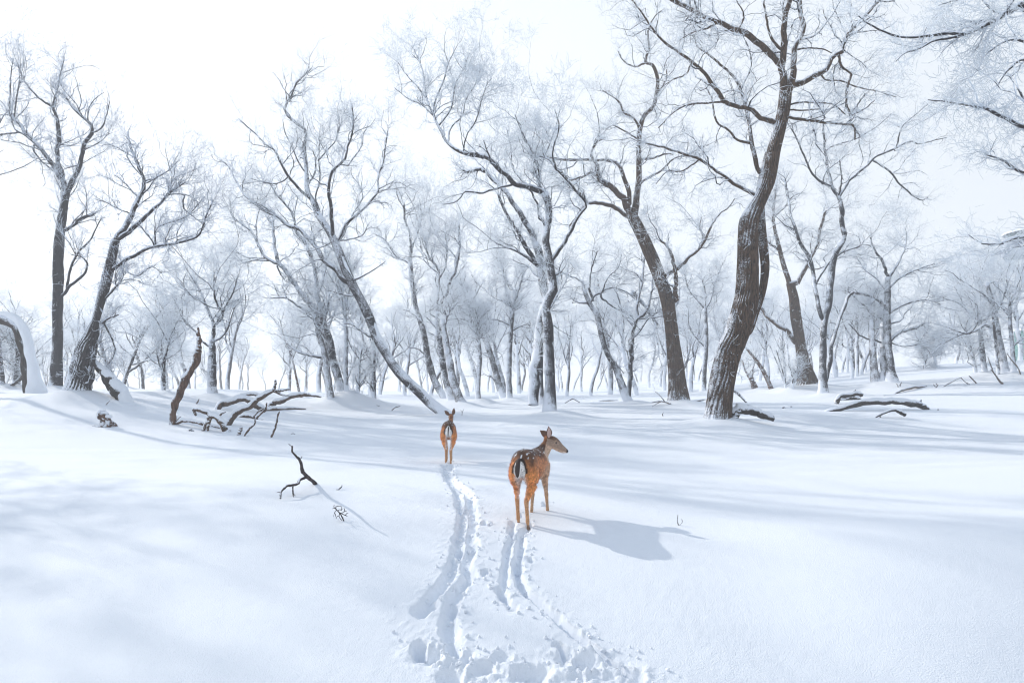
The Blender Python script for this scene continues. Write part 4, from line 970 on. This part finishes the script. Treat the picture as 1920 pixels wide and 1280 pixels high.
def press(X, Y, Z):
    """cuts the tracks into the fine part of the sheet: X, Y, Z are grids"""
    n1 = .5*wnoise(X, Y, 21, 24, 30, 90)+.35*wnoise(X, Y, 22, 24, 90, 210)
    n2 = wnoise(X, Y, 23, 20, 12, 35)
    D = np.zeros_like(Z); near = np.zeros_like(Z)
    xw = X+.0025*wnoise(X, Y, 31, 14, 25, 80); yw = Y+.003*wnoise(X, Y, 32, 14, 25, 80)
    for L, w, dp in GROOVES:
        dm = np.full(Z.shape, 9.); 
        bx = (X > L[:, 0].min()-.4) & (X < L[:, 0].max()+.4) & (Y > L[:, 1].min()-.4) & (Y < L[:, 1].max()+.4)
        xx, yy = xw[bx], yw[bx]; m = np.full(xx.shape, 9.)
        for a, b in zip(L[:-1], L[1:]):
            ab = b-a; t = np.clip(((xx-a[0])*ab[0]+(yy-a[1])*ab[1])/max(ab@ab, 1e-9), 0, 1)
            m = np.minimum(m, np.hypot(xx-a[0]-t*ab[0], yy-a[1]-t*ab[1]))
        dm[bx] = m
        q = dm/(w*(1+.13*n2))
        D = np.minimum(D, -dp*np.exp(-np.clip(q, 0, 9)**3.2))
        near = np.maximum(near, np.exp(-(dm/(w*2.6))**2))
        D = D + .020*np.exp(-((q-1.55)/.5)**2)*(1+.7*n1)
    for x, y, wr, l, dp, a in PRINTS:
        c, s = math.cos(a), math.sin(a); u = (xw-x)*c+(yw-y)*s; v = -(xw-x)*s+(yw-y)*c
        q = np.sqrt((u/wr)**2+(v/(l*.75))**2)*(1+.10*n2)
        D = np.minimum(D, -dp*np.exp(-np.clip(q, 0, 6)**3.4)); D = D + .018*np.exp(-((q-1.45)/.33)**2)*(1+.8*n1)
        near = np.maximum(near, np.exp(-(q/2.1)**2))
    tm = np.full(Z.shape, 9.)
    for p in TRAMPLE: tm = np.minimum(tm, np.hypot(X-p[0], (Y-p[1])*1.4))
    tr = np.exp(-(tm/.17)**2); near = np.maximum(near, tr)
    rough = np.clip(near, 0, 1)*(.0075*n1+.005*np.abs(n1)) + tr*(.025*n2+.015*n1)
    return Z+D+rough+.0012*n1*(Y < 9)
gx = np.concatenate([-np.geomspace(1.35, 420, 190)[::-1], np.arange(-1.34, 1.86, .0125), np.geomspace(1.87, 420, 190)])
gy = np.concatenate([-np.geomspace(1, 60, 30)[::-1], np.linspace(-.9, 2.9, 40), np.arange(2.94, 9.0, .0125), np.arange(9.0, 13.5, .022), np.geomspace(13.53, 420, 330)])
GX, GY = np.meshgrid(gx, gy)
GZ = Hs(GX.ravel(), GY.ravel()).reshape(GX.shape)
ix = np.nonzero((gx > -1.9) & (gx < 2.2))[0]; iy = np.nonzero((gy > 2.8) & (gy < 13.4))[0]
sx, sy = slice(ix[0], ix[-1]+1), slice(iy[0], iy[-1]+1)
GZ[sy, sx] = press(GX[sy, sx], GY[sy, sx], GZ[sy, sx])
ny, nx = GX.shape
a = (np.arange(ny-1)[:, None]*nx+np.arange(nx-1)[None]).ravel()
mb = MB(); mb.add(np.stack([GX, GY, GZ], -1).reshape(-1, 3), np.stack([a, a+1, a+nx+1, a+nx], 1))
tag(mb.build('ground', [SNOW]), 'deep undulating snow crossed by two deer trails', None, None, 'structure')
# clods thrown up beside the tracks
r = np.random.default_rng(44); cl = MB()
sp_ = [(p, .09) for L_, w_, d_ in GROOVES for p in L_] + [(np.array(q[:2]), q[2]*1.7+.03) for q in PRINTS]*3 + [(p, .2) for p in TRAMPLE]*12
for k in range(520):
    p, w = sp_[r.integers(len(sp_))]; a = r.uniform(0, 6.28); q = p+np.array([math.cos(a), math.sin(a)])*w*r.uniform(.8, 1.9); s = r.uniform(.35, 1)**2*.02
    j, i = np.searchsorted(gy, q[1]), np.searchsorted(gx, q[0]); b = np.array([q[0], q[1], GZ[j, i]+s*.35])
    u = np.linspace(-1, 1, 6); P = np.outer(u, nrm(r.normal(size=(1, 3)))[0])*s+b; R = s*np.sqrt(np.maximum(1-u*u, .02))*r.uniform(.65, 1.1, 6); cl.add(*tube(P, R, 7))
tag(cl.build('snow_clods', [SNOW]), 'loose crumbs of snow scattered along the deer tracks', 'snow crumbs', None, 'stuff')

# ------------------------------------------------------------ sika deer: one continuous remeshed body, painted coat, short fur
def ell(P, RY, RZ, S=24):
    """loft of ellipses along P; RY across, RZ up"""
    P = np.asarray(P, float); T = nrm(np.gradient(P, axis=0)); K = len(P)
    side = nrm(np.cross(np.tile([0, 0, 1.], (K, 1)), T)+1e-9); bad = np.abs(T[:, 2]) > .93
    side[bad] = [0, 1, 0]; side = nrm(side-(side*T).sum(1, keepdims=True)*T); up = np.cross(T, side)
    th = np.arange(S)*2*np.pi/S
    X = P[:, None]+side[:, None]*(np.cos(th)[None, :, None]*np.array(RY)[:, None, None])+up[:, None]*(np.sin(th)[None, :, None]*np.array(RZ)[:, None, None])
    k = np.arange(K-1)[:, None]*S; j = np.arange(S)[None]; j2 = (j+1) % S
    f = np.stack(np.broadcast_arrays(k+j, k+j2, k+S+j2, k+S+j), -1).reshape(-1, 4)
    return X.reshape(-1, 3), f
def loft(mb, rows, n=14, S=24):
    """rows: x,y,z,ry,rz ; closed by shrinking rings at both ends"""
    s = spline(np.array(rows, float), n)
    def capd(a, b):
        d = nrm((a[:3]-b[:3])[None])[0]; out = []
        for q in (.35, .65, .86, .97, 1.0):
            c = a.copy(); c[:3] = a[:3]+d*q*min(a[3], a[4])*.9; k = math.sqrt(max(1-q*q, 1e-4)); c[3] *= k; c[4] *= k; out.append(c)
        return out
    s = np.array(capd(s[0], s[1])[::-1]+list(s)+capd(s[-1], s[-2]))
    mb.add(*ell(s[:, :3], s[:, 3], s[:, 4], S))
def coat_mat():
    m, nt, b, L = mat("deer_coat")
    at = N(nt, 'ShaderNodeVertexColor', layer_name='coat')
    tc = N(nt, 'ShaderNodeTexCoord'); n = N(nt, 'ShaderNodeTexNoise'); n.inputs['Scale'].default_value = 55; n.inputs['Detail'].default_value = 5
    mp = N(nt, 'ShaderNodeMapping'); mp.inputs['Scale'].default_value = (.7, 1.6, 1); L.new(tc.outputs['Object'], mp.inputs[0]); L.new(mp.outputs[0], n.inputs['Vector'])
    mr = N(nt, 'ShaderNodeMapRange'); mr.inputs[1].default_value = .3; mr.inputs[2].default_value = .7; mr.inputs[3].default_value = .6; mr.inputs[4].default_value = 1.35; L.new(n.outputs[0], mr.inputs[0])
    v = N(nt, 'ShaderNodeVectorMath', operation='SCALE'); L.new(at.outputs[0], v.inputs[0]); L.new(mr.outputs[0], v.inputs['Scale'])
    L.new(v.outputs[0], b.inputs['Base Color']); b.inputs['Roughness'].default_value = .8; b.inputs['Specular IOR Level'].default_value = .15
    b.inputs['Sheen Weight'].default_value = .15
    bp = N(nt, 'ShaderNodeBump'); bp.inputs['Strength'].default_value = .5; bp.inputs['Distance'].default_value = .006; L.new(n.outputs[0], bp.inputs['Height']); L.new(bp.outputs[0], b.inputs['Normal'])
    return m
COAT = coat_mat(); EYE = simple("deer_eye", (.012, .008, .006), .12); NOSE = simple("deer_nose", (.02, .016, .018), .35); HOOF = simple("deer_hoof", (.05, .035, .03), .5)
EARO = simple("ear_back", (.13, .065, .04), .8); EARI = simple("ear_inside", (.55, .40, .36), .8); TAILW = simple("tail_white", (.82, .80, .78), .8); TAILD = simple("tail_dark", (.035, .02, .016), .8)
BROWN = np.array([.54, .215, .080]); DARK = np.array([.085, .042, .026]); ORANGE = np.array([.74, .295, .090]); PALE = np.array([.60, .42, .30]); WHITE = np.array([.80, .77, .75]); BLACK = np.array([.028, .016, .012]); GREY = np.array([.36, .26, .20])

def deer(label, loc, heading, neck, headdir, feet, ears, scale=1., seed=1, rump='tailed', headroll=0.):
    r = np.random.default_rng(seed)
    mb = MB()
    torso = [(-.415, 0, .665, .050, .075), (-.38, 0, .662, .100, .115), (-.32, 0, .660, .132, .145), (-.24, 0, .652, .143, .155), (-.12, 0, .635, .140, .148), (0, 0, .622, .142, .152), (.12, 0, .615, .140, .162), (.22, 0, .615, .125, .168), (.31, 0, .63, .105, .152), (.38, 0, .655, .075, .115)]
    loft(mb, torso, 26, 32)
    # neck
    nk = [(.24, 0, .66, .10, .135)]+list(neck)
    loft(mb, nk, 16, 24)
    hb = np.array(neck[-1][:3]); hd = nrm(np.array([headdir], float))[0]
    up = np.array([0, 0, 1.]); sd = nrm(np.cross(up, hd)[None])[0]; up = np.cross(hd, sd)
    def hp(a, b, c): return hb+hd*a+sd*b+up*c
    head = [(-.035, 0, .018, .038, .045), (.01, 0, .022, .052, .058), (.055, 0, .018, .054, .060), (.10, 0, .004, .046, .052), (.14, 0, -.012, .034, .041), (.18, 0, -.026, .027, .033), (.215, 0, -.038, .024, .028), (.235, 0, -.044, .019, .022)]
    loft(mb, [(*hp(a, b, c), e, g) for a, b, c, e, g in head], 22, 24)
    loft(mb, [(*hp(.03, 0, -.02), .036, .034), (*hp(.09, 0, -.040), .026, .026), (*hp(.16, 0, -.060), .016, .016), (*hp(.205, 0, -.066), .013, .012)], 10, 16)
    legs = []
    for k, (fx, fy, fz) in enumerate(feet):
        s = 1 if fy > 0 else -1
        if k < 2:   # hind
            hip = np.array([-.27, .075*s, .62]); kn = np.array([-.235+(fx+.33)*.35, .100*s, .46]); hk = np.array([fx-.045, fy*.98, .305+fz*.6]); ft = np.array([fx-.005, fy, .085+fz])
            loft(mb, [(*hip, .085, .125), (*(hip*.5+kn*.5+[-.02, .01*s, 0]), .075, .115), (*(kn+[-.02, 0, 0]), .052, .078), (*(kn*.55+hk*.45+[-.018, 0, 0]), .036, .058), (*(kn*.2+hk*.8), .026, .040), (*hk, .027, .038)], 18, 20)
            loft(mb, [(-.355, .06*s, .64, .06, .06), (-.345, .075*s, .55, .055, .058), (-.30+(fx+.33)*.2, .09*s, .47, .045, .05)], 10, 18)
            loft(mb, [(*hk, .026, .035), (*(hk*.6+ft*.4), .021, .026), (*(hk*.2+ft*.8), .020, .024), (*ft, .023, .026)], 10, 14)
        else:
            sh = np.array([.25, .07*s, .60]); el = np.array([.20+(fx-.25)*.2, .085*s, .45]); kn = np.array([(fx+.22)*.5+.02, fy*.95, .27+fz*.6]); ft = np.array([fx, fy, .085+fz])
            loft(mb, [(*sh, .065, .11), (*(sh*.5+el*.5), .058, .088), (*el, .040, .056), (*(el*.5+kn*.5), .029, .036), (*(el*.12+kn*.88), .022, .025), (*kn, .023, .026)], 16, 20)
            loft(mb, [(*kn, .025, .028), (*(kn*.6+ft*.4), .019, .022), (*(kn*.2+ft*.8), .018, .020), (*ft, .021, .024)], 10, 14)
        hf = np.array([fx+.018, fy, .012+fz]); loft(mb, [(*ft, .017, .020), (*(ft*.4+hf*.6), .017, .018), (*hf, .022, .024)], 8, 14)
        legs.append((hk if k < 2 else kn, ft))
    raw = mb.build('raw', []); md = raw.modifiers.new('r', 'REMESH'); md.mode = 'VOXEL'; md.voxel_size = .0075; md.use_smooth_shade = True
    sm = raw.modifiers.new('s', 'SMOOTH'); sm.factor = .55; sm.iterations = 5
    dg = bpy.context.evaluated_depsgraph_get(); me = bpy.data.meshes.new_from_object(raw.evaluated_get(dg)); bpy.data.objects.remove(raw)
    me.name = 'body'; n = len(me.vertices); V = np.zeros(n*3, np.float32); me.vertices.foreach_get('co', V); V = V.reshape(-1, 3)
    # painted coat, by place on the animal
    x, y, z = V.T; nb = np.array([c[:3] for c in nk]); 
    zt = wnoise(x*30, y*30+z*23, seed+5, 12, .5, 2)*.018
    c = np.tile(BROWN, (n, 1)); 
    def mixc(c, col, w): w = np.clip(w, 0, 1)[:, None]; return c*(1-w)+col*w
    tor = (x < .30) & (z > .30)
    c = mixc(c, DARK, sstep((z-.655-zt*1.6)/.10)*.88*(x < .36))                        # dark saddle
    c = mixc(c, ORANGE, sstep((.66-z+zt)/.12)*.9*(x < -.12))                     # rufous haunch
    c = mixc(c, PALE*.85, sstep((x+.02)/.2)*sstep((.66-z+zt)/.1)*.7)             # greyer flank and shoulder
    c = mixc(c, PALE, sstep((.50-z+zt)/.05)*(np.abs(y) < .085)*(x > -.25)*(x < .25))        # belly
    c = mixc(c, PALE*.9, sstep((.40-z)/.1)*sstep((x-.05)/.1)*.5)
    inner = np.exp(-((np.abs(y)-.035)/.03)**2)*(z < .55)*(z > .3)*(x < -.1); c = mixc(c, WHITE, inner*.8)
    q = np.hypot(y/.070, (z-.610)/.095)+zt*5                                      # rump patch
    rear = sstep((-.335-x)/.03)
    c = mixc(c, BLACK, rear*sstep((1.32-q)/.15)*(z > .58)*.95); c = mixc(c, WHITE, rear*sstep((1.0-q)/.12))
    low = rear*np.exp(-((y)/.03)**2)*(z < .52)*(z > .40); c = mixc(c, WHITE, low)
    c = mixc(c, BLACK, np.exp(-(y/.022)**2)*sstep((z-.74)/.03)*(x < .3)*.5)
    c = c*(1+.14*wnoise(x*70+z*30, y*60+z*90, seed+3, 16, .5, 2.)[:, None])*(1-.25*sstep((wnoise(x*60, z*150+y*40, seed+4, 14, .5, 1.6)-.3)/.6)*(z > .3))[:, None]; c = np.clip(c, .012, .9)      # dorsal line
    # neck and head
    hw = np.linalg.norm(V-hb, axis=1); ax = (V-hb)@hd; uu = (V-hb)@up
    nt_ = np.clip(((V-nb[0])@(nb[-1]-nb[0]))/((nb[-1]-nb[0])@(nb[-1]-nb[0])), 0, 1.3)
    nkm = (x > .22) & (z > .66) & (ax < .03)
    c[nkm] = mixc(c, DARK*1.1, .55+wnoise(x*55, z*55+y*40, seed+9, 12, .4, 1.6)*.35)[nkm]
    front = sstep(((V-nb[1])@np.array([.8, 0, -.45])-.0)/.08)
    c = np.where(nkm[:, None], mixc(c, PALE*.95, front*.9), c)
    hm = (ax > -.03) & (hw < .30) & (z > .62)
    hc = mixc(np.tile(GREY, (n, 1)), DARK*1.6, sstep((uu-.025+ (ax*.15))/.035)*sstep((.16-ax)/.1))
    hc = mixc(hc, PALE*1.05, sstep((-.02-ax*.10-uu)/.02)*.85); hc = mixc(hc, NOSEC, sstep((ax-.222)/.012)*sstep((uu+.065)/.012))
    hc = mixc(hc, WHITE, np.exp(-((ax-.205)/.018)**2)*sstep((-.055-uu)/.006)*.9)
    hc = mixc(hc, PALE, np.exp(-((ax-.075)/.03)**2-((uu-.035)/.02)**2)*.5)
    c[hm] = hc[hm]
    # lower legs
    lg = z < .33; c[lg] = mixc(c, np.array([.50, .30, .17]), sstep((.33-z)/.05)*.75)[lg]
    c[(z < .05)] = [.26, .16, .11]
    # snow lying on the back
    top = (z > .725) & (x < .3) & (wnoise(x*90, y*150, seed+2, 16, .6, 2.) > .95)
    c[top] = [.84, .87, .92]
    at = me.color_attributes.new('coat', 'FLOAT_COLOR', 'POINT'); at.data.foreach_set('color', np.c_[c, np.ones(n)].astype(np.float32).ravel())
    me.materials.append(COAT)
    root = empty('deer', loc, label, 'deer', None); root.rotation_euler = (0, 0, heading); root.scale = (scale, scale*(.86 if rump == 'round' else .93), scale*.99)
    body = bpy.data.objects.new('body', me); COL.objects.link(body); body.parent = root
    # short fur lying along the body
    me.calc_loop_triangles(); Nn = np.zeros(n*3, np.float32); me.vertex_normals.foreach_get('vector', Nn); Nn = Nn.reshape(-1, 3)
    nf = 16000; i = r.integers(0, n, nf); i = i[(z[i] > .09)]
    p = V[i]+r.normal(size=(len(i), 3))*.003; no = Nn[i]
    flow = np.where((z[i] > .42)[:, None] & (ax[i] < -.02)[:, None], np.array([-.75, 0, -.65]), np.where((hm[i])[:, None], -hd, np.array([0, 0, -1.])))
    fl = nrm(flow-(flow*no).sum(1, keepdims=True)*no*.8+no*.38+r.normal(size=p.shape)*.22)
    ln = np.where(hm[i] | (z[i] < .35), .010, .021)*r.uniform(.6, 1.3, len(i)); sdv = nrm(np.cross(fl, no))*.0016
    tip = p+fl*ln[:, None]; q0 = p-sdv-no*.002; q1 = p+sdv-no*.002
    VV = np.stack([q0, q1, tip+sdv*.2, tip-sdv*.2], 1).reshape(-1, 3); FF = np.arange(len(VV)).reshape(-1, 4)
    f = MB(); f.add(VV, FF); fo = f.build('fur', [COAT], root)
    a2 = fo.data.color_attributes.new('coat', 'FLOAT_COLOR', 'POINT'); cc = np.repeat(np.clip(c[i]*r.uniform(.75, 1.3, (len(i), 1)), 0, .92), 4, 0)
    a2.data.foreach_set('color', np.c_[cc, np.ones(len(cc))].astype(np.float32).ravel())
    # eyes
    for s in (1, -1):
        e = MB(); P = np.array([hp(.083+t*.012, s*.0435, .020-t*.003) for t in (-1, -.6, 0, .6, 1)]); e.add(*tube(P, np.array([.001, .009, .0115, .009, .001]), 12)); e.build('eye', [EYE], root)
    # ears: curved leaf cups with a pale inside
    for s, (ea, eb, ec, tw) in zip((1, -1), ears):
        base = hp(-.012, s*.042, .052); d = nrm(np.array([hd*ea+sd*s*eb+up*ec]))[0]
        face = nrm((hd*math.cos(tw)+sd*s*math.sin(tw))[None])[0]; face = nrm((face-d*(face@d))[None])[0]; w = np.cross(d, face)
        K, S = 12, 9; t = np.linspace(0, 1, K); wd = .036*np.sin(np.pi*np.clip(t*.88+.10, 0, 1))**.8*(1-t**5*.9); o_, i_ = MB(), MB()
        G = np.zeros((K, S, 3))
        for a in range(K):
            for b_ in range(S):
                u = -1+2*b_/(S-1); G[a, b_] = base+d*(t[a]*.135)+w*(u*wd[a])+face*((u*u)*wd[a]*.55-.010*(1-t[a]))
        kk = np.arange(K-1)[:, None]*S; jj = np.arange(S-1)[None]; FQ = np.stack(np.broadcast_arrays(kk+jj, kk+jj+1, kk+S+jj+1, kk+S+jj), -1).reshape(-1, 4)
        o_.add(G.reshape(-1, 3)-face*.004, FQ); 
        for row in range(1): pass
        ear = o_.build('ear', [EARO], root)
        sl_ = ear.modifiers.new('t', 'SOLIDIFY'); sl_.thickness = .004
        i_.add((G*[1, 1, 1]+(0))[:, 1:-1].reshape(-1, 3)+face*.0025, np.stack(np.broadcast_arrays(np.arange(K-1)[:, None]*(S-2)+np.arange(S-3)[None], np.arange(K-1)[:, None]*(S-2)+np.arange(S-3)[None]+1, np.arange(K-1)[:, None]*(S-2)+(S-2)+np.arange(S-3)[None]+1, np.arange(K-1)[:, None]*(S-2)+(S-2)+np.arange(S-3)[None]), -1).reshape(-1, 4))
        i_.build('inner_ear', [EARI], ear)
    # tail
    tb = np.array([-.425, 0, .70]); P = np.array([tb+[.02, 0, .02], tb+[-.02, 0, -.01], tb+[-.035, .002, -.06], tb+[-.032, .005, -.11], tb+[-.025, .006, -.15], tb+[-.02, .006, -.165]])
    s_ = spline(np.c_[P, [.016, .022, .026, .024, .014, .002]], 14)
    w_ = MB(); w_.add(*tube(s_[:, :3]+[.010, 0, 0], s_[:, 3]*(1.25 if rump == 'tailed' else 1.5), 14)); tl = w_.build('tail', [TAILW], root)
    k_ = MB(); k_.add(*tube(s_[:, :3]+[-.010, 0, .004], s_[:, 3]*(1.05 if rump == 'tailed' else .8), 14)); k_.build('dark_stripe', [TAILD], tl)
    return root
NOSEC = np.array([.03, .024, .026])
g1 = (.21, 7.24)
deer('nearer brown deer with head turned to look right, snow flecks on its back', (g1[0], g1[1], Hf(*g1)-.06), rad(90-19),
     [(.33, 0, .69, .078, .105), (.385, -.02, .735, .060, .084), (.415, -.045, .785, .050, .070), (.43, -.07, .83, .045, .058)],
     (.30, -.95, -.27), [(-.24, .075, 0), (-.36, -.075, 0), (.20, .07, 0), (.33, -.085, .0)], [(-1.0, .25, .36, 1.6), (-.30, .30, 1.0, 1.25)], 1., 1)
g2 = (-1.085, 11.75)
deer('farther smaller deer seen from behind with white rump patch, walking away', (g2[0], g2[1], Hf(*g2)-.05), rad(90+4),
     [(.34, 0, .69, .075, .10), (.41, -.02, .735, .055, .075), (.455, -.03, .785, .045, .060), (.475, -.035, .83, .043, .055)],
     (1.0, .10, -.12), [(-.30, .055, 0), (-.36, -.045, -.02), (.26, .05, 0), (.22, -.05, 0)], [(-.15, .85, .65, .3), (-.1, .18, 1.0, .3)], .95, 2, rump='round')

# ------------------------------------------------------------ the air
hz, nt, b, L = mat("haze"); nt.nodes.remove(b)
pv = N(nt, 'ShaderNodeVolumePrincipled'); pv.inputs['Density'].default_value = .0032; pv.inputs['Anisotropy'].default_value = .25
pv.inputs['Color'].default_value = (.95, .975, 1.0, 1)
L.new(pv.outputs[0], nt.nodes['Material Output'].inputs['Volume'])
mb = MB(); mb.add(*boxv(-430, 430, -70, 430, -6, 30)); h = mb.build('haze', [hz], smooth=False)
tag(h, 'pale frosty haze in the cold air between the trees', None, None, 'stuff')
